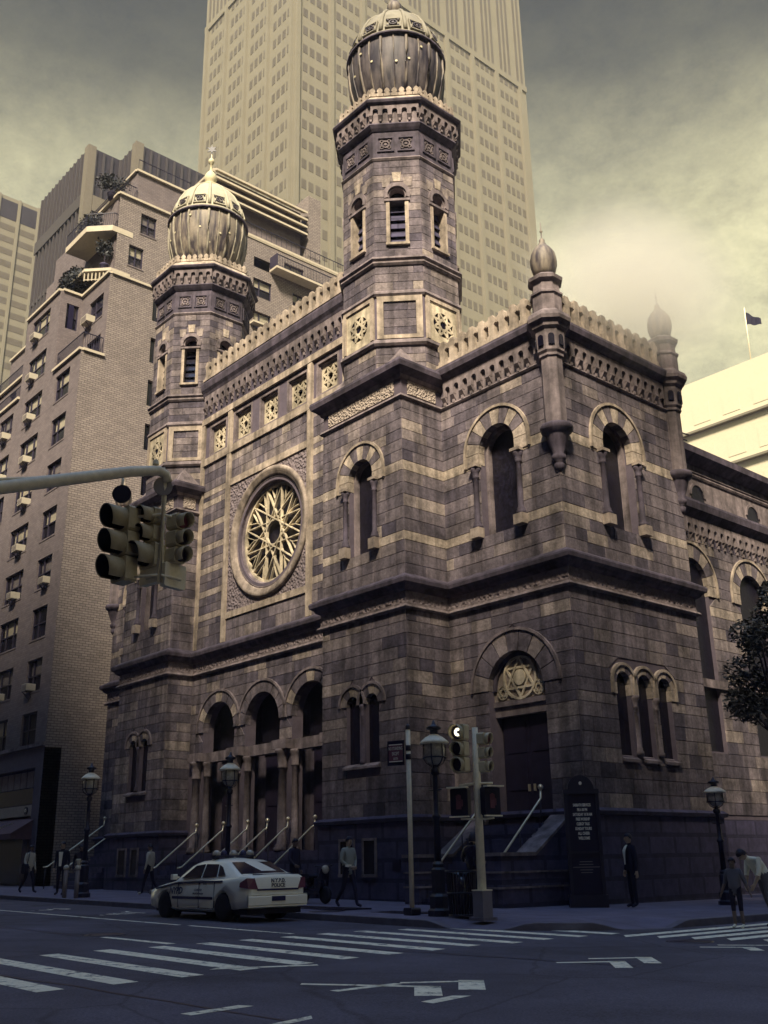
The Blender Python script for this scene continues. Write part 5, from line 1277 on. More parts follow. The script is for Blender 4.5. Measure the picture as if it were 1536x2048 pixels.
# ---- signals
def signal_section(par,z,r,depth,lens,M,house=.5):
    mb=MB(M); s=r*1.12
    mb.box(-s,s,-.20,0,z-s,z+s,ch=.03); h=mb.build('housing','signal_yellow',par)
    mb=MB(M); n=18; vs=[];fs=[]
    for i in range(n+1):
        a=-PI*.30+ (PI*1.60)*i/n; dd=depth*(.72+.28*math.sin(min(max((a+PI*.3)/(PI*1.6),0),1)*PI))
        c,sn=math.cos(a),math.sin(a)
        vs+=[(r*c,0,z+r*sn),(r*c,dd,z+r*sn),((r+.012)*c,dd,z+(r+.012)*sn),((r+.012)*c,0,z+(r+.012)*sn)]
    for i in range(n): fs+=[(i*4+q,(i+1)*4+q,(i+1)*4+(q+1)%4,i*4+(q+1)%4) for q in range(4)]
    mb.smooth=True; mb.add(vs,fs); mb.build('visor','signal_yellow',h)
    mb=MB(M); mb.arc((0,z),0,r*.96,0,2*PI,18,.0,.02); mb.build('lens',lens,h)
    if depth>.2:
        mb=MB(M); mb.smooth=True; rr=r-.006; vs=[];fs=[]
        for i in range(n+1):
            a=-PI*.30+(PI*1.60)*i/n; dd=depth*(.72+.28*math.sin(i/n*PI))-.004; vs+=[(rr*math.cos(a),.02,z+rr*math.sin(a)),(rr*math.cos(a),dd,z+rr*math.sin(a))]
        fs=[(i*2,(i+1)*2,(i+1)*2+1,i*2+1) for i in range(n)]; mb.add(vs,fs); mb.build('visor_lining','signal_black',h,recalc=False)
    return h
def head(par,pos,face,secs,depth):
    """face: heading in the x-y plane; secs: [(dz,r,lens)]"""
    n=Vector((face[0],face[1],0)).normalized(); u=Vector((-n.y,n.x,0)); M=FR(pos,u,n)
    for dz,r,l in secs: signal_section(par,dz,r,depth*r/.15,l,M)
# mast-arm cluster
MA=thing('signal_mast_arm','overhead traffic signal cluster hanging from a pale mast arm','traffic signal',(11.2,-20.4,gz(11.2,-20.4,True)))
z0=MA.location.z; L=lambda x,y,z:(x-11.2,y+20.4,z-z0)
MB().tube([(0,0,0),(0,0,5.6)],[.16,.12],14).build('pole','steel_paint',MA); MB().lathe([(.3,0),(.3,.5),(.2,.6)],12).build('base','steel_paint',MA)
MB().tube([L(11.2,-20.4,4.75),L(11.08,-19.0,5.12),L(10.9,-17.07,5.80),L(10.76,-15.2,6.52),L(10.71,-14.72,6.67),L(10.70,-14.60,6.64),L(10.70,-14.56,6.52)],[.115,.105,.092,.078,.075,.072,.07],14).build('arm','steel_paint',MA)
MB().tube([L(11.15,-19.9,5.15),L(10.98,-17.9,5.66),L(10.86,-16.3,6.14)],.022,8).build('conduit','steel_paint',MA)
MB().lathe([(.0,.0),(.05,.02),(.04,.08),(.0,.1)],8,(L(10.72,-14.78,0)[0],L(10.72,-14.78,0)[1])).build('arm_cap','steel_paint',MA).location=(0,0,6.73-z0)
MB().tube([L(10.70,-14.60,6.6),L(10.66,-14.58,6.25),L(10.62,-14.56,5.0)],.035,8).build('drop_pipe','steel_paint',MA)
MB().tube([L(10.56,-14.52,6.05),L(10.56,-14.52,5.1)],.03,8).build('drop_pipe','steel_paint',MA)
for za in (6.02,5.10):
    MB().tube([L(10.22,-14.95,za),L(10.62,-14.56,za+.02),L(10.70,-14.25,za-.02)],.022,8).build('bracket','steel_paint',MA)
    MB().tube([L(10.62,-14.56,za+.02),L(10.36,-14.62,za)],.02,8).build('bracket','steel_paint',MA)
head(MA,L(10.20,-15.0,0),(.12,-1,0),[(5.99,.165,'lens_dark'),(5.61,.165,'lens_dark'),(5.22,.165,'lens_dark')],.28)
head(MA,L(10.40,-14.66,0),(.12,-1,0),[(6.06,.112,'lens_dark'),(5.78,.112,'lens_dark'),(5.44,.165,'lens_dark')],.28)
head(MA,L(10.72,-14.30,0),(1,.28,0),[(5.96,.105,'lens_red'),(5.70,.105,'lens_dark'),(5.44,.105,'lens_dark')],.24)
for nm,p,f in (('round_sign',L(10.24,-15.05,6.36),(.75,-.6)),('round_sign',L(10.68,-14.62,6.45),(.9,-.3))):
    n=Vector((f[0],f[1],0)).normalized(); M=FR((p[0],p[1],0),(-n.y,n.x,0),n); MB(M).arc((0,p[2]),0,.14,0,2*PI,18,-.02,.02).build(nm,'signal_black' if p[1]<5.6 else 'ac_grille',MA)
    MB().tube([p,(p[0],p[1],p[2]+.30)],.02,6).build('hanger','steel_paint',MA)
for p,f in ((L(10.40,-14.62,5.2),(.2,-1)),(L(10.62,-14.3,5.15),(1,.2))):
    n=Vector((f[0],f[1],0)).normalized(); M=FR((p[0],p[1],0),(-n.y,n.x,0),n)
    mb=MB(M); mb.box(-.20,.20,-.10,0,p[2]-.18,p[2]+.18,ch=.02); mb.build('pedestrian_signal','steel_paint',MA)
# corner signal pole
SP=thing('signal_pole','pale corner pole with lit traffic signal and walk signs on a square concrete base','traffic signal',(7.55,-4.95,gz(7.55,-4.95)))
MB().prismz([(-.145,-.145),(.145,-.145),(.145,.145),(-.145,.145)],0,.56).build('base','concrete',SP); MB().prismz([(-.21,-.21),(.21,-.21),(.21,.21),(-.21,.21)],-.02,.04).build('base_foot','kerb_stone',SP); MB().prismz([(-.155,-.155),(.155,-.155),(.155,.155),(-.155,.155)],.56,.585).build('base_cap','steel_paint',SP)
MB().tube([(0,0,.5),(0,0,2.9),(0,0,3.95)],[.095,.082,.065],14).build('pole','steel_paint',SP)
head(SP,(-.30,-.24,0),(.20,-1,0),[(3.86,.155,'lens_dark'),(3.50,.145,'lens_dark'),(3.16,.145,'lens_dark')],.16)
head(SP,(.20,.14,0),(1,.25,0),[(3.70,.115,'lens_red'),(3.40,.105,'lens_dark'),(3.10,.105,'lens_dark')],.16)
n=Vector((.20,-1,0)).normalized(); M=FR((-.30,-.24,0),(-n.y,n.x,0),n)
MB(M).arc((.03,3.86),.035,.09,PI*.30,PI*1.62,14,.03,.05).build('lit_arrow','lens_lit',SP); 
MB().tube([(-.34,-.20,2.72),(0,0,2.75),(.34,.12,2.74)],.025,8).build('bracket','steel_paint',SP); MB().tube([(-.34,-.20,2.02),(0,0,2.0),(.34,.12,2.02)],.02,8).build('bracket','steel_paint',SP)
for p,f in (((-.34,-.24),(.35,-1)),((.34,.10),(1,-.15))):
    n=Vector((f[0],f[1],0)).normalized(); M=FR((p[0],p[1],0),(-n.y,n.x,0),n)
    w=MB(M).box(-.21,.21,-.16,0,2.08,2.66,ch=.03).build('walk_sign','signal_black',SP)
    mb=MB(M); mb.box(-.23,.23,-.02,.13,2.66,2.69); mb.box(-.23,.23,-.02,.03,2.05,2.08); mb.build('hood','steel_paint',w)
    mb=MB(M); mb.box(-.07,.05,0,.012,2.22,2.40); 
    for i in range(4): mb.box(-.07+i*.032,-.045+i*.032,0,.012,2.405,2.54-.02*abs(i-1.5))
    mb.box(.06,.09,0,.012,2.28,2.42); mb.build('hand_symbol','hand_red',w)
# parking sign pole
PS=thing('sign_pole','thin pale pole with a small red and white parking sign','street sign',(5.3,-4.9,gz(5.3,-4.9)))
MB().tube([(0,0,.1),(0,0,4.15)],.055,10).build('pole','steel_paint',PS); MB().box(-.14,.14,-.14,.14,0,.16,ch=.03).build('base','iron',PS); MB().lathe([(.06,4.12),(.065,4.2),(.04,4.24)],10).build('cap','iron',PS)
for z in (3.42,3.62): MB().lathe([(.06,z),(.068,z+.01),(.068,z+.12),(.06,z+.13)],10).build('clamp','iron',PS)
n=Vector((.35,-1,0)).normalized(); u=Vector((-n.y,n.x,0)); u=u if u.x>0 else -u
M=FR((-.06,-.03,0),u,n); b=MB(M).box(-.50,-.04,-.02,.0,3.30,3.88).build('sign_board','sign_black',PS)
MB(M).box(-.46,-.08,.0,.008,3.38,3.80).build('sign_face','sign_red',b)
mb=MB(M); mb.box(-.45,-.09,.008,.012,3.775,3.795); mb.box(-.45,-.09,.008,.012,3.385,3.405); mb.build('sign_rule','print_white',b)
Mt=lambda z:M@Matrix(((1,0,0,-.27),(0,0,-1,.012),(0,1,0,z),(0,0,0,1)))@Matrix.Scale(1,4) 
for z,s,t in ((3.66,.11,'NO STANDING'),(3.54,.11,'EXCEPT'),(3.43,.09,'AUTH')):
    Mz=M@Matrix(((1,0,0,-.27),(0,0,1,.012),(0,1,0,z),(0,0,0,1))); text_mesh('sign_text',t,s,Mz,'print_white',b,extrude=.001,sx=.5)
# notice board at the synagogue corner
NB=thing('notice_board','tall black notice board with arched top and white lines of service times','notice board',(5.85,.75,gz(5.85,.75)))
n=Vector((.70,-.71,0)); u=Vector((.71,.70,0)); M=FR((0,0,0),u,n)
b=MB(M); b.box(-.50,.50,-.15,.10,0,2.95); b.build('board_case','sign_black',NB); MB(M).box(-.60,.60,-.2,.18,0,.32).build('plinth','iron',NB); MB(M).box(-.56,.56,-.18,.16,2.95,3.08).build('entablature','iron',NB)
mb=MB(M); mb.prism([(-.42,3.08),(.42,3.08)]+[(.42*math.cos(PI*i/12),3.08+.38*math.sin(PI*i/12)) for i in range(1,12)],-.12,.10); mb.build('arched_top','iron',NB); MB(M).arc((0,3.24),0,.05,0,2*PI,10,.1,.12).build('emblem','print_white',NB)
for s in (-1,1): MB(M).box(s*.50-.05,s*.50+.05,-.16,.13,.32,2.95).build('side_post','iron',NB)
MB(M).box(-.52,.52,.1,.15,1.38,1.44).build('middle_rail','iron',NB)
NB.scale=(.82,.82,.95)
lines=['SABBATH SERVICES','FRI 6 00 PM','SATURDAY 10 30 AM','FREE WORSHIP','CLERGY TALK','SUNDAY TOURS','ALL CHEER','WELCOME']
for i,t in enumerate(lines):
    Mz=M@Matrix(((1,0,0,0),(0,0,1,.105),(0,1,0,2.62-.125*i),(0,0,0,1))); text_mesh('notice_line',t,.105,Mz,'print_white',NB,extrude=.002,sx=[.62,.62,.62,.62,.62,.66,.7,.7][i],bold=.004)
for i,(z,wd) in enumerate(((1.16,.20),(1.09,.22),(1.02,.42),(.95,.2),(.88,.18))): MB(M).box(-wd,wd,.10,.104,z,z+.018).build('small_print','ac_grille',NB)
# litter bin with bag
LBn=thing('litter_bin','round black wire litter bin at the foot of the signal pole','bin',(6.75,-4.75,gz(6.75,-4.75)))
mb=MB()
for i in range(28):
    a=2*PI*i/28; mb.tube([(.27*math.cos(a),.27*math.sin(a),.05),(.33*math.cos(a),.33*math.sin(a),.95)],.012,4)
mb.build('basket_wires','iron',LBn)['kind']='stuff'
MB().lathe([(.26,.03),(.32,.92)],20).build('liner','bag_gloss',LBn)
for z,r in ((.05,.28),(.5,.305),(.95,.335)): MB().lathe([(r,z-.02),(r+.02,z-.02),(r+.02,z+.02),(r,z+.02)],24,caps=False).build('hoop','iron',LBn)
# bollards
for i,(x,y,t) in enumerate(((-11.5,-5.55,'left of the two pale-topped steel bollards on the left pavement'),(-10.7,-5.5,'right of the two pale-topped bollards, with a paper cup on it'))):
    o=thing('bollard',t,'bollard',(x,y,gz(x,y)),group='bollards on the left pavement'); MB().tube([(0,0,0),(0,0,.92)],.075,12).build('post','steel_paint' if 0 else 'ac_grille',o); MB().lathe([(.085,.9),(.10,.93),(.09,1.0),(.05,1.05),(.01,1.06)],12).build('cap','ac_case',o)
o=tag(MB().lathe([(.05,0),(.075,.16),(.08,.17),(.08,.19)],12).build('paper_cup','cloth_white',None,loc=(-10.7,-5.5,gz(-10.7,-5.5)+1.06)),'crumpled white paper cup standing on the right bollard','cup')
# ------------------------------------------------------------------ police car
CARX=.72
CAR=thing('police_car','white police sedan with light bar driving away at the kerb','car',(CARX,-7.02,gz(CARX,-7.0,True)),PI); CAR.scale=(.93,)*3
ST=[ # x, half width, z bottom, z shoulder, crown
(2.52,.55,.36,.60,.02),(2.46,.72,.30,.68,.03),(2.30,.84,.24,.74,.05),(1.95,.905,.21,.80,.06),(1.5,.92,.20,.87,.06),(1.0,.925,.20,.93,.05),(.4,.925,.20,.95,.03),(-.4,.925,.20,.97,.03),(-1.1,.925,.20,1.0,.03),(-1.6,.92,.22,1.03,.04),(-2.05,.905,.26,1.06,.05),(-2.36,.87,.30,1.07,.05),(-2.48,.82,.34,1.05,.03),(-2.53,.74,.40,.98,.01)]
def sect(x,w,zb,zs,cr):
    m=(zb+zs)/2
    half=[(0,zb),(w*.80,zb),(w*.955,zb+.06),(w*.995,zb+.20),(w,m),(w*.985,zs-.14),(w*.945,zs-.035),(w*.86,zs),(w*.5,zs+cr*.8),(0,zs+cr)]
    return [(x,y,z) for y,z in half]+[(x,-y,z) for y,z in half[-2:0:-1]]
S=[sect(*s) for s in ST]; k=len(S[0]); mb=MB(); mb.smooth=True
mb.add([p for s in S for p in s],[(i*k+q,i*k+(q+1)%k,(i+1)*k+(q+1)%k,(i+1)*k+q) for i in range(len(S)-1) for q in range(k)]+[list(range(k)),[(len(S)-1)*k+q for q in range(k)][::-1]])
body=mb.build('body','car_white',CAR)
def boolean(o,cutters):
    for c in cutters:
        m=o.modifiers.new('cut','BOOLEAN'); m.object=c; m.solver='EXACT'
    dg=bpy.context.evaluated_depsgraph_get(); me=bpy.data.meshes.new_from_object(o.evaluated_get(dg)); o.modifiers.clear(); o.data=me
    for c in cutters: bpy.data.objects.remove(c)
WX=(1.42,-1.42)
cut=[]
for x in WX:
    for s in (-1,1):
        m=MB(Matrix(((1,0,0,x),(0,0,1,s*.86),(0,1,0,.33),(0,0,0,1)))); m.lathe([(.385,-.26),(.385,.26)],24); c=m.build('cutter','tyre'); c.location=(CARX,-7.02,CAR.location.z); c.rotation_euler=(0,0,PI); c.scale=(.93,)*3; cut.append(c)
bpy.context.view_layer.update(); boolean(body,cut)
for x in WX:
    for s in (-1,1):
        Mw=Matrix(((1,0,0,x),(0,0,s,s*.82),(0,1,0,.33),(0,0,0,1)))
        m=MB(Mw); m.lathe([(.20,-.11),(.31,-.115),(.335,-.08),(.335,.06),(.31,.095),(.21,.095)],28); wh=m.build('wheel','tyre',CAR); 
        m=MB(Mw); m.lathe([(.21,.03),(.215,.085),(.17,.07),(.07,.05),(.06,.085),(.01,.09)],20); m.build('rim','rim',wh)
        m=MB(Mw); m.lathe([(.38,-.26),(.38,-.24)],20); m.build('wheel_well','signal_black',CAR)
# greenhouse
GH=[(.98,.80,.93,.94,.0),(.30,.70,.96,1.36,.03),(.02,.655,.97,1.425,.04),(-.55,.645,.98,1.455,.045),(-1.05,.65,.99,1.43,.04),(-1.35,.67,1.0,1.36,.03),(-1.98,.74,1.04,1.075,.0)]
vs=[];fs=[]
for x,w,zb,zt,cr in GH: vs+=[(x,.86,zb-.02),(x,w+.02,zt-.05) if 0 else (x,w+.03 if zt-zb>.1 else .84,zt-.06 if zt-zb>.1 else zb),(x,w*.86,zt),(x,0,zt+cr),(x,-w*.86,zt),(x,-(w+.03) if zt-zb>.1 else -.84,zt-.06 if zt-zb>.1 else zb),(x,-.86,zb-.02)]
k=7; mb=MB(); mb.smooth=True; mb.add(vs,[(i*k+q,i*k+q+1,(i+1)*k+q+1,(i+1)*k+q) for i in range(len(GH)-1) for q in range(k-1)]); mb.build('cabin','car_white',CAR)
def pane(name,pts,off):
    m=MB(); n=Vector(off); m.add([Vector(p)+n*.012 for p in pts]+[Vector(p)-n*.01 for p in pts],[tuple(range(len(pts))),tuple(range(2*len(pts)-1,len(pts)-1,-1))]+[(i,(i+1)%len(pts),(i+1)%len(pts)+len(pts),i+len(pts)) for i in range(len(pts))]); return m.build(name,'car_glass',CAR)
def side_y(x,z):  # y of the cabin side at height z
    t=[(.98,.80),(.30,.73),(.02,.685),(-.55,.675),(-1.05,.68),(-1.35,.70),(-1.98,.84)]
    for i in range(len(t)-1):
        if t[i][0]>=x>=t[i+1][0]:
            w=t[i][1]+(t[i+1][1]-t[i][1])*(t[i][0]-x)/(t[i][0]-t[i+1][0]); break
    zt=1.38; f=min(max((z-.96)/(zt-.96),0),1); return .86+(w-.86)*f
for s in (-1,1):
    for poly in ([(.62,1.0),(.10,1.31),(-.28,1.345),(-.28,1.02)],[(-.36,1.02),(-.36,1.345),(-.92,1.335),(-1.02,1.04)],[(-1.10,1.05),(-1.00,1.32),(-1.16,1.27),(-1.42,1.08)]):
        P=[(x,s*(side_y(x,z)+.012),z) for x,z in poly]; pane('side_window',P,(0,s,.25))
pane('windscreen',[(.90,-.70,.975),(.90,.70,.975),(.34,.58,1.345),(.34,-.58,1.345)],(.5,0,.8))
pane('rear_window',[(-1.33,-.58,1.375),(-1.33,.58,1.375),(-1.92,.68,1.095),(-1.92,-.68,1.095)],(-.4,0,.9))
# trim, lights, plate, stripes
def strip(name,pts,h,m,d=.93,par=CAR):  # ribbon along the left and right flank
    for s in (-1,1):
        b=MB(); vs=[]
        for x,z in pts: vs+=[(x,s*(d+.004),z),(x,s*(d+.004),z+h),(x,s*(d-.03),z+h),(x,s*(d-.03),z)]
        fs=[(i*4+q,(i+1)*4+q,(i+1)*4+(q+1)%4,i*4+(q+1)%4) for i in range(len(pts)-1) for q in range(4)]+[(0,1,2,3),tuple(range(len(vs)-4,len(vs)))]
        b.add(vs,fs); b.build(name,m,par)
strip('blue_stripe',[(1.9,.72),(.9,.86),(-.4,.895),(-1.4,.91)],.045,'car_blue',.915); strip('blue_stripe',[(1.00,.50),(-1.0,.50)],.065,'car_blue',.927); strip('rubbing_strip',[(1.0,.27),(-1.0,.27)],.03,'chrome',.925)
for s in (-1,1):
    Mz=Matrix(((-s,0,0,.82),(0,0,s,s*.931),(0,1,0,.625),(0,0,0,1))) if s>0 else Matrix(((1,0,0,.82),(0,0,-1,-.931),(0,1,0,.625),(0,0,0,1)))
    text_mesh('door_lettering','NYPD',.24,Mz,'car_blue',CAR,extrude=.002,shear=.3,bold=.006,sx=1.05)
    Mz=Matrix(((-s,0,0,-.30),(0,0,s,s*.931),(0,1,0,.70),(0,0,0,1))) if s>0 else Matrix(((1,0,0,-.30),(0,0,-1,-.931),(0,1,0,.70),(0,0,0,1)))
    text_mesh('door_motto','COURTESY',.075,Mz,'print_dark',CAR,extrude=.002); 
    for t,dz in (('PROFESSIONALISM',-.085),('RESPECT',-.17)): text_mesh('door_motto',t,.06,Mz@Matrix.Translation((0,dz,0)),'print_dark',CAR,extrude=.002)
    m=MB(); m.prismx([(s*.50,.76),(s*.86,.72),(s*.86,.78),(s*.80,1.02),(s*.66,1.02)],-2.545,-2.45); 
    tl=MB(); tl.add([(-2.53,s*.60,.745),(-2.49,s*.84,.76),(-2.20,s*.905,.80),(-2.22,s*.90,.90),(-2.44,s*.86,1.005),(-2.52,s*.70,1.0)],[(0,1,5),(1,4,5),(1,2,3),(1,3,4)]); o=tl.build('tail_light','tail_red',CAR); so=o.modifiers.new('s','SOLIDIFY'); so.thickness=.05; so.offset=0
    MB().box(-2.545,-2.50,min(s*.30,s*.72),max(s*.30,s*.72),.46,.53).build('reflector','tail_red',CAR)
    m=MB(); m.tube([(.72,s*.90,1.02),(.72,s*1.02,1.04)],.03,6); mi=m.build('mirror_arm','car_white',CAR); m=MB(); m.box(.66,.78,min(s*.98,s*1.12),max(s*.98,s*1.12),.97,1.11,ch=.02); m.build('mirror','car_white',mi)
    hl=MB(); hl.box(2.36,2.47,min(s*.52,s*.80),max(s*.52,s*.80),.58,.70,ch=.02); hl.build('headlight','chrome',CAR)
    for x in (.42,-.62): MB().box(x-.10,x+.06,min(s*.925,s*.945),max(s*.925,s*.945),.86,.885).build('door_handle','chrome',CAR)
MB().box(-2.56,-2.50,-.88,.88,.34,.62,ch=.05).build('rear_bumper','car_white',CAR)
MB().box(-2.575,-2.555,-.20,.20,.47,.58).build('number_plate','car_blue',CAR); MB().box(-2.545,-2.53,-.62,.62,.715,.755).build('trunk_trim','car_blue',CAR); MB().box(-2.4,-1.0,-.80,.80,.17,.30).build('underbody','signal_black',CAR); MB().box(-1.0,2.2,-.70,.70,.17,.26).build('underbody','signal_black',CAR)
for t,z,sz in (('N.Y.P.D.',.90,.125),('POLICE',.79,.125)):
    Mz=Matrix(((0,0,-1,-2.545),(-1,0,0,0),(0,1,0,z),(0,0,0,1))); text_mesh('boot_lettering',t,sz,Mz,'print_dark',CAR,extrude=.002,bold=.003)
for s in (-1,1):
    for x in (.70,-.33,-1.06):
        MB().box(x-.006,x+.006,min(s*.90,s*.9275),max(s*.90,s*.9275),.30,.92).build('door_gap','print_dark',CAR)
MB().box(-2.46,-2.44,-.70,.70,1.075,1.10).build('boot_gap','print_dark',CAR)
LBr=MB().box(-.62,-.34,-.62,.62,1.515,1.555,ch=.01).build('light_bar','iron',CAR)
for s in (-.55,.55): MB().box(-.55,-.40,s-.05,s+.05,1.46,1.52).build('bar_foot','iron',LBr)
for i,y in enumerate((-.52,-.30,0,.30,.52)):
    m=MB(); r=.10 if i%2==0 else .085; m.lathe([(r*1.05,1.55),(r*1.1,1.58),(r*.95,1.64),(r*.5,1.68),(.01,1.69)],12,(-.48,y)); m.build('beacon','lamp_glass' if i%2==0 else 'car_blue',LBr)
# ------------------------------------------------------------------ people
BASE={'pel':(0,0,.95),'sp':(0,0,1.14),'ch':(0,0,1.34),'nk':(0,0,1.49),'h0':(.02,0,1.57),'h1':(.03,0,1.65),'h2':(.02,0,1.725),
 'sL':(0,.18,1.42),'eL':(-.02,.24,1.15),'wL':(.05,.25,.90),'pL':(.07,.25,.83),'sR':(0,-.18,1.42),'eR':(-.02,-.24,1.15),'wR':(.05,-.25,.90),'pR':(.07,-.25,.83),
 'hL':(0,.095,.92),'kL':(.02,.10,.50),'aL':(-.02,.11,.09),'tL':(.15,.125,.035),'hR':(0,-.095,.92),'kR':(.02,-.10,.50),'aR':(-.02,-.11,.09),'tR':(.15,-.125,.035)}
RAD={'pel':(.135,.16),'sp':(.115,.145),'ch':(.12,.165),'nk':.055,'h0':.072,'h1':.092,'h2':.070,'s':.070,'e':.047,'w':.032,'p':.034,'h':.092,'k':.062,'a':.044,'t':.036}
BONES=[('pel','sp','top'),('sp','ch','top'),('ch','nk','top'),('nk','h0','skin'),('h0','h1','skin'),('h1','h2','skin')]
for s in 'LR': BONES+=[('ch','s'+s,'top'),('s'+s,'e'+s,'top'),('e'+s,'w'+s,'arm'),('w'+s,'p'+s,'skin'),('pel','h'+s,'leg'),('h'+s,'k'+s,'leg'),('k'+s,'a'+s,'low'),('a'+s,'t'+s,'shoe')]
def person(label,loc,head,pose,clothes,scale=1.,hair='hair',hairlen=0.,coat=0.,cat='person'):
    J=dict(BASE); J.update({k:v for k,v in pose.items() if k[0]!='_'}); o=thing('person',label,cat,loc,head); o.scale=(scale,)*3
    names=list(J); V=[Vector(J[n]) for n in names]; E=[(names.index(a),names.index(b)) for a,b,_ in BONES]; kind=[k for *_,k in BONES]; R=[]
    for n in names:
        r=RAD.get(n,RAD.get(n[0])); R.append(r if isinstance(r,tuple) else (r,r))
    if coat: 
        for i,n in enumerate(names):
            if n in('pel','sp','ch'): R[i]=(R[i][0]*(1+coat),R[i][1]*(1+coat))
            if n[0] in 'se' and n not in('sp',): R[i]=(R[i][0]*(1+coat*.6),)*2
    # fingers and thumb
    for s in 'LR':
        w,p=Vector(J['w'+s]),Vector(J['p'+s]); d=(p-w).normalized(); side=d.cross(Vector((0,1 if s=='L' else -1,0)));
        side=side.normalized() if side.length>.1 else Vector((1,0,0)); nrm=d.cross(side); pi=names.index('p'+s)
        for i,(off,ln) in enumerate(((-.027,.060),(-.009,.075),(.009,.080),(.027,.070))):
            k=len(V); V.append(p+d*.035+side*off); V.append(p+d*(.035+ln*.55)+side*off*1.15+nrm*.010); V.append(p+d*(.035+ln*.95)+side*off*1.1+nrm*.028)
            R+=[(.011,.011),(.010,.010),(.008,.008)]; E+=[(pi,k),(k,k+1),(k+1,k+2)]; kind+=['skin']*3
        k=len(V); V.append(p+side*.045-d*.01); V.append(p+side*.060+d*.03+nrm*.01); R+=[(.013,.013),(.010,.010)]; E+=[(pi,k),(k,k+1)]; kind+=['skin']*2
    hd=(Vector(J['h2'])-Vector(J['h0'])).normalized(); fw=Vector((1,0,0)); fw=(fw-hd*fw.dot(hd)).normalized(); fw=Matrix.Rotation(pose.get('_turn',0),3,'Z')@fw
    k=len(V); V.append(Vector(J['h1'])+fw*.112-hd*.025); R.append((.016,.016)); E.append((names.index('h1'),k)); kind.append('skin')
    V2=[v for v in V if not isinstance(v,(int,float))]
    me=bpy.data.meshes.new('body'); me.from_pydata([tuple(v) for v in V],E,[]); b=bpy.data.objects.new('body',me); col.objects.link(b)
    sk=b.modifiers.new('skin','SKIN'); sk.use_smooth_shade=True
    for i,r in enumerate(R): me.skin_vertices[0].data[i].radius=r
    me.skin_vertices[0].data[names.index('pel')].use_root=True
    ss=b.modifiers.new('sub','SUBSURF'); ss.levels=2; ss.render_levels=2
    dg=bpy.context.evaluated_depsgraph_get(); m2=bpy.data.meshes.new_from_object(b.evaluated_get(dg)); b.modifiers.clear(); b.data=m2; b.parent=o
    kinds=['top','arm','leg','low','shoe','skin']; m2.materials.clear()
    for kk in kinds: m2.materials.append(MATS[clothes[kk]])
    segs=[(V[a],V[c],kinds.index(kd),(R[a][0]+R[c][0])/2) for (a,c),kd in zip(E,kind)]
    idx=[]
    for p in m2.polygons:
        c=p.center; best=9;bi=0
        for a,e,kd,r in segs:
            ab=e-a; t=max(0,min(1,(c-a).dot(ab)/max(ab.length_squared,1e-9))); dd=(c-a-ab*t).length-r*.9
            if dd<best: best=dd;bi=kd
        idx.append(bi)
    m2.polygons.foreach_set('material_index',idx); m2.polygons.foreach_set('use_smooth',[True]*len(idx))
    # hair cap, eyes
    h1=Vector(J['h1']); up=hd; sd=up.cross(fw); n=16; mb=MB(); mb.smooth=True; vs=[];fs=[]
    for i in range(7):
        ph=PI/2*(i/6)
        for q in range(n):
            a=2*PI*q/n; drop=(.028+hairlen)*(1 if math.cos(a)<.35 else -.9)*(i/6)**2
            rr=.103*math.sin(ph) if i else .001
            vs.append(h1+fw*(rr*math.cos(a)*1.06-.008)+sd*(rr*math.sin(a))+up*(.118*math.cos(ph)+.012-drop))
    for i in range(6):
        for q in range(n): fs.append((i*n+q,i*n+(q+1)%n,(i+1)*n+(q+1)%n,(i+1)*n+q))
    mb.add(vs,fs); mb.build('hair',hair,o,recalc=False)
    for s in (-1,1):
        e=h1+fw*.092+sd*s*.033+up*.005; mm=MB(Matrix.Translation(e)); mm.lathe([(.002,-.008),(.010,-.004),(.010,.004),(.002,.008)],8); mm.build('eye','hair',o)
    return o
def cl(top,leg,arm=None,skin='skin',shoe='cloth_black',low=None): return {'top':top,'arm':arm or top,'leg':leg,'low':low or leg,'shoe':shoe,'skin':skin}
WALK={'kL':(.14,.10,.51),'aL':(.20,.11,.10),'tL':(.36,.12,.05),'kR':(-.08,-.10,.52),'aR':(-.34,-.11,.16),'tR':(-.22,-.12,.05)}
def at_(x,y): return (x,y,gz(x,y))
imgL=math.atan2(-.75,-.66); imgR=math.atan2(.75,.66); toCam=math.atan2(-.75,.66)
person('man in a sage green shirt walking right with hands clasped at his waist',at_(1.55,-3.7),imgR-.75,dict(WALK,eL=(.0,.26,1.16),wL=(.16,.10,1.0),pL=(.20,.03,.98),eR=(.0,-.26,1.16),wR=(.17,-.10,1.0),pR=(.21,-.03,.99)),cl('cloth_sage','cloth_navy','cloth_sage','skin','cloth_navy'),1.0,coat=.12)
o=tag(MB().box(-.02,.02,-.10,.10,-.01,.05).build('phone','print_white',None),'white phone in the hands of the man in the sage shirt','phone'); o.location=(1.72,-3.84,gz(1.55,-3.7)+1.02); o.rotation_euler=(0,0,imgR-.75)
P=person('man in a dark open suit and white shirt standing near the notice board',at_(6.75,1.45),imgL+.25,dict(wL=(.0,.26,.88),pL=(.0,.27,.80),_turn=0.),cl('cloth_black','cloth_black'),1.02,coat=.18)
mb=MB(); mb.smooth=True; vs=[]
for z,wd,x in ((1.02,.035,.165),(1.14,.04,.165),(1.26,.065,.17),(1.36,.085,.165),(1.44,.07,.12),(1.49,.05,.075)): vs+=[(x,-wd,z),(x+.012,0,z),(x,wd,z)]
mb.add(vs,[(i*3+q,i*3+q+1,(i+1)*3+q+1,(i+1)*3+q) for i in range(5) for q in range(2)]); mb.build('shirt_front','cloth_white',P,recalc=False)
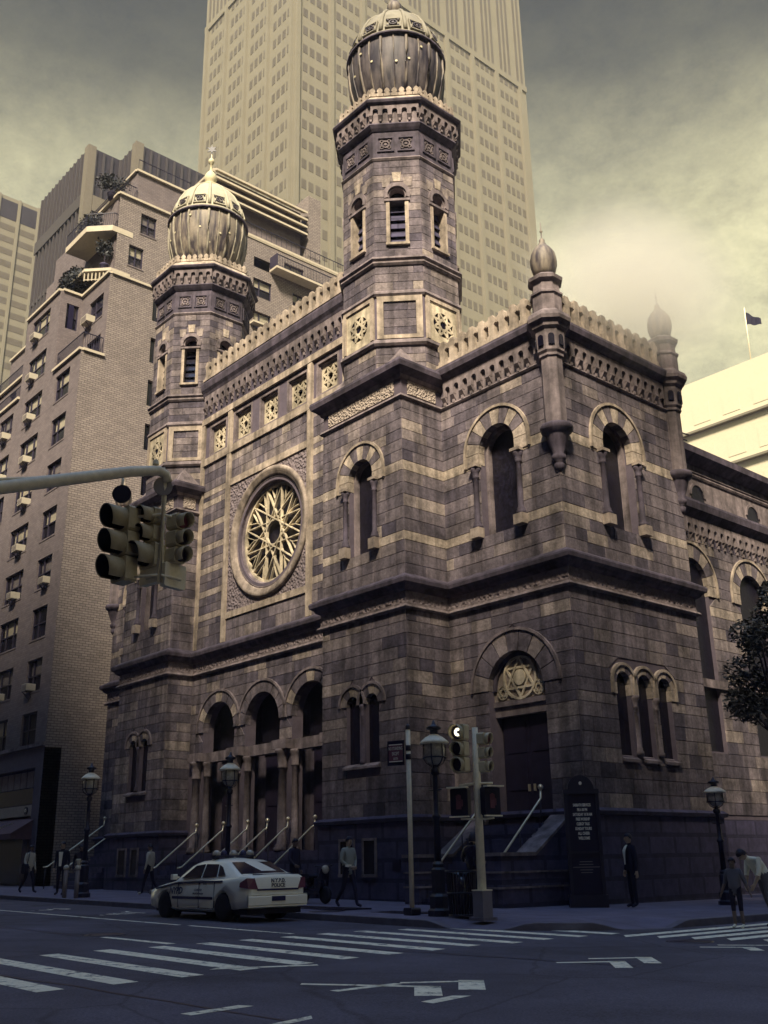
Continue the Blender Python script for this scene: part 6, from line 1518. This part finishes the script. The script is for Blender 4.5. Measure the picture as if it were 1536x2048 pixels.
BEND={'pel':(-.06,0,.93),'sp':(.06,0,1.10),'ch':(.22,0,1.25),'nk':(.34,0,1.33),'h0':(.40,0,1.36),'h1':(.46,0,1.40),'h2':(.50,0,1.46),'sL':(.20,.18,1.30),'eL':(.26,.22,1.03),'wL':(.34,.16,.84),'pL':(.37,.14,.78),'sR':(.20,-.18,1.30),'eR':(.24,-.22,1.03),'wR':(.30,-.18,.84),'pR':(.32,-.16,.78),'kR':(-.10,-.10,.50),'aR':(-.32,-.11,.12),'tR':(-.18,-.12,.04)}
person('adult in a white shirt bending down over a child at the right edge',(11.75,-.95,gz(11.75,-.95,True)),imgL+.3,BEND,cl('cloth_white','cloth_grey','skin'),1.0,coat=.15)
CH={'eL':(-.04,.27,1.15),'wL':(.0,.36,.93),'pL':(.0,.39,.87),'eR':(-.04,-.27,1.15),'wR':(.0,-.36,.93),'pR':(.0,-.39,.87)}
person('child in a grey T-shirt and black shorts with white shoes at the crossing',(11.55,-1.75,gz(11.55,-1.75,True)),imgL+.9,CH,cl('cloth_grey','cloth_black','skin_dark','skin_dark','cloth_white','skin_dark'),.76,coat=.18)
person('man in a white shirt walking away along the left plinth',at_(-11.8,-2.2),imgL-.3,dict(WALK),cl('cloth_pale','cloth_black','cloth_pale','skin_dark','cloth_pale'),1.0,coat=.15)
person('man in a dark suit and pale tie facing the street behind the bollards',at_(-14.2,-4.5),toCam,{},cl('cloth_black','cloth_black'),1.05,coat=.2)
o=MB(FR(Vector((-14.2,-4.5,gz(-14.2,-4.5)))+Vector((.66,-.75,0))*.175,(.75,.66,0),(.66,-.75,0))).prism([(-.04,1.0),(.04,1.0),(.075,1.5),(-.075,1.5)],-.02,.012).build('shirt_front','cloth_white',None)
pp=[q for q in bpy.data.objects if q.get('label','').startswith('man in a dark suit and pale')][0]
bpy.context.view_layer.update(); o.parent=pp; o.matrix_parent_inverse=pp.matrix_world.inverted()
person('dim figure in dark clothes beside the lamp post on the left',at_(-14.6,-3.6),toCam+.4,{'wL':(.18,.12,1.02),'pL':(.24,.06,1.03)},cl('cloth_black','cloth_black','cloth_navy','skin_dark'),1.0)
person('man with a shoulder bag walking past the shop at the left edge',at_(-16.9,-4.6),imgR-.5,dict(WALK,wR=(.2,-.25,.92),pR=(.26,-.26,.86)),cl('cloth_pale','cloth_black','cloth_pale','skin_dark'),1.0,coat=.2)
BG=thing('shoulder_bag','dark shoulder bag hanging at the hip of the man by the shop','bag',(-16.72,-4.85,gz(-16.9,-4.6)+.72)); MB().box(-.18,.18,-.07,.07,0,.36,ch=.05).build('bag_body','cloth_black',BG); MB().tube([(-.16,0,.34),(-.1,.05,.72),(.0,.15,.86),(.14,.05,.5),(.16,0,.34)],.015,6).build('strap','cloth_black',BG)
person('police officer in dark uniform and cap behind the car',at_(-2.9,-2.2),imgR-.6,{'eR':(.05,-.28,1.17),'wR':(.2,-.24,1.03),'pR':(.26,-.22,1.0)},cl('cloth_navy','cloth_black','cloth_navy','skin_dark'),1.02,coat=.2)
HE=thing('motor_scooter','black scooter with round headlamp parked behind the police car','scooter',(-1.35,-2.6,gz(-1.35,-2.6)),imgR-.9)
for x in (-.55,.55):
    m=MB(Matrix(((1,0,0,x),(0,0,1,0),(0,1,0,.24),(0,0,0,1)))); m.lathe([(.14,-.05),(.22,-.06),(.24,0),(.22,.06),(.14,.05)],18); m.build('wheel','tyre',HE)
mb=MB(); mb.prism([(-.75,.42),(-.2,.36),(.2,.36),(.42,.80),(.50,.95),(.56,.92),(.50,.42),(.30,.26),(-.3,.26),(-.7,.32)],-.13,.13); mb.build('body_shell','bag_gloss',HE); MB().box(-.72,-.05,-.14,.14,.68,.80,ch=.05).build('seat','cloth_black',HE); MB().box(-.55,-.2,-.12,.12,.40,.70,ch=.03).build('seat_base','bag_gloss',HE)
MB().tube([(.45,-.30,1.02),(.50,0,.98),(.45,.30,1.02)],.02,8).build('handlebar','iron',HE); m=MB(Matrix(((0,0,1,.56),(1,0,0,0),(0,1,0,.92),(0,0,0,1)))); m.lathe([(.11,-.06),(.12,0),(.09,.03),(.01,.04)],16); m.build('headlamp','lamp_glass',HE); MB().tube([(.55,0,.24),(.46,0,.95)],.03,8).build('fork','iron',HE)
person('person in glossy dark jacket standing behind the litter bin',at_(6.15,-3.75),toCam+2.6,{'eL':(.0,.30,1.18),'wL':(.16,.22,1.12),'pL':(.22,.18,1.12),'eR':(.0,-.30,1.18),'wR':(.16,-.22,1.12),'pR':(.22,-.18,1.12)},cl('bag_gloss','cloth_black','skin','skin'),1.0,coat=.15,hairlen=.06)
# ------------------------------------------------------------------ street tree
TR=thing('street_tree','dark leafy street tree on the side street at the right edge','tree',(8.35,6.9,gz(8.35,6.9)))
rg=random.Random(21); mb=MB(); mb.tube([(0,0,0),(.05,.02,1.2),(0,.08,2.6),(.05,.1,4.0),(.02,.05,6.4)],[.16,.13,.11,.09,.05],10); mb.build('trunk','bark',TR)
lf=MB(); cl_=[]
for i in range(16):
    a=rg.uniform(0,2*PI); z=rg.uniform(5.2,9.0); r=rg.uniform(.4,1.2)*(1-.35*abs(z-7.0)/2.4); c=(r*math.cos(a),r*math.sin(a),z); cl_.append(c)
    MB().tube([(.03,.08,min(3.4+z*.2,5.2)),(c[0]*.5,c[1]*.5,z-.6),c],[.05,.03,.012],6).build('limb','bark',TR)
for c in cl_: leaves(lf,c,(.6,.6,.5),330,.085*rg.uniform(.8,1.3),rg)
lf.build('crown','leaf',TR,recalc=False)
# ------------------------------------------------------------------ air
hm=bpy.data.materials.new('haze'); hm.use_nodes=True; t=hm.node_tree; t.nodes.clear()
ho=N(t,'ShaderNodeOutputMaterial'); hv=N(t,'ShaderNodeVolumePrincipled'); t.links.new(hv.outputs[0],ho.inputs['Volume'])
hv.inputs['Color'].default_value=(.80,.82,.95,1); hv.inputs['Density'].default_value=HAZE; hv.inputs['Anisotropy'].default_value=.2
MATS['haze']=hm
hz=MB().box(-260,95,-95,180,-9,182).build('haze','haze'); hz['kind']='stuff'
# added mist volume standing in for the pale bloom over the wing parapet
mm=bpy.data.materials.new('bloom_mist'); mm.use_nodes=True; t=mm.node_tree; t.nodes.clear()
ho=N(t,'ShaderNodeOutputMaterial'); hv=N(t,'ShaderNodeVolumePrincipled'); t.links.new(hv.outputs[0],ho.inputs['Volume'])
hv.inputs['Color'].default_value=(1,.98,.90,1); hv.inputs['Anisotropy'].default_value=0
tcn=N(t,'ShaderNodeTexCoord'); ln=N(t,'ShaderNodeVectorMath',operation='LENGTH'); t.links.new(tcn.outputs['Object'],ln.inputs[0])
mrn=N(t,'ShaderNodeMapRange',interpolation_type='SMOOTHSTEP'); mrn.inputs['From Min'].default_value=.1; mrn.inputs['From Max'].default_value=1.; mrn.inputs['To Min'].default_value=.40; mrn.inputs['To Max'].default_value=0.; t.links.new(ln.outputs['Value'],mrn.inputs['Value'])
t.links.new(mrn.outputs[0],hv.inputs['Density']); MATS['bloom_mist']=mm
prof=[(math.sin(PI*i/12)+.001,-math.cos(PI*i/12)) for i in range(13)]
st=MB().lathe(prof,20).build('bloom_mist','bloom_mist'); st['kind']='stuff'; st.location=(5.9,5.9,20.1); st.scale=(4.0,5.2,3.2)
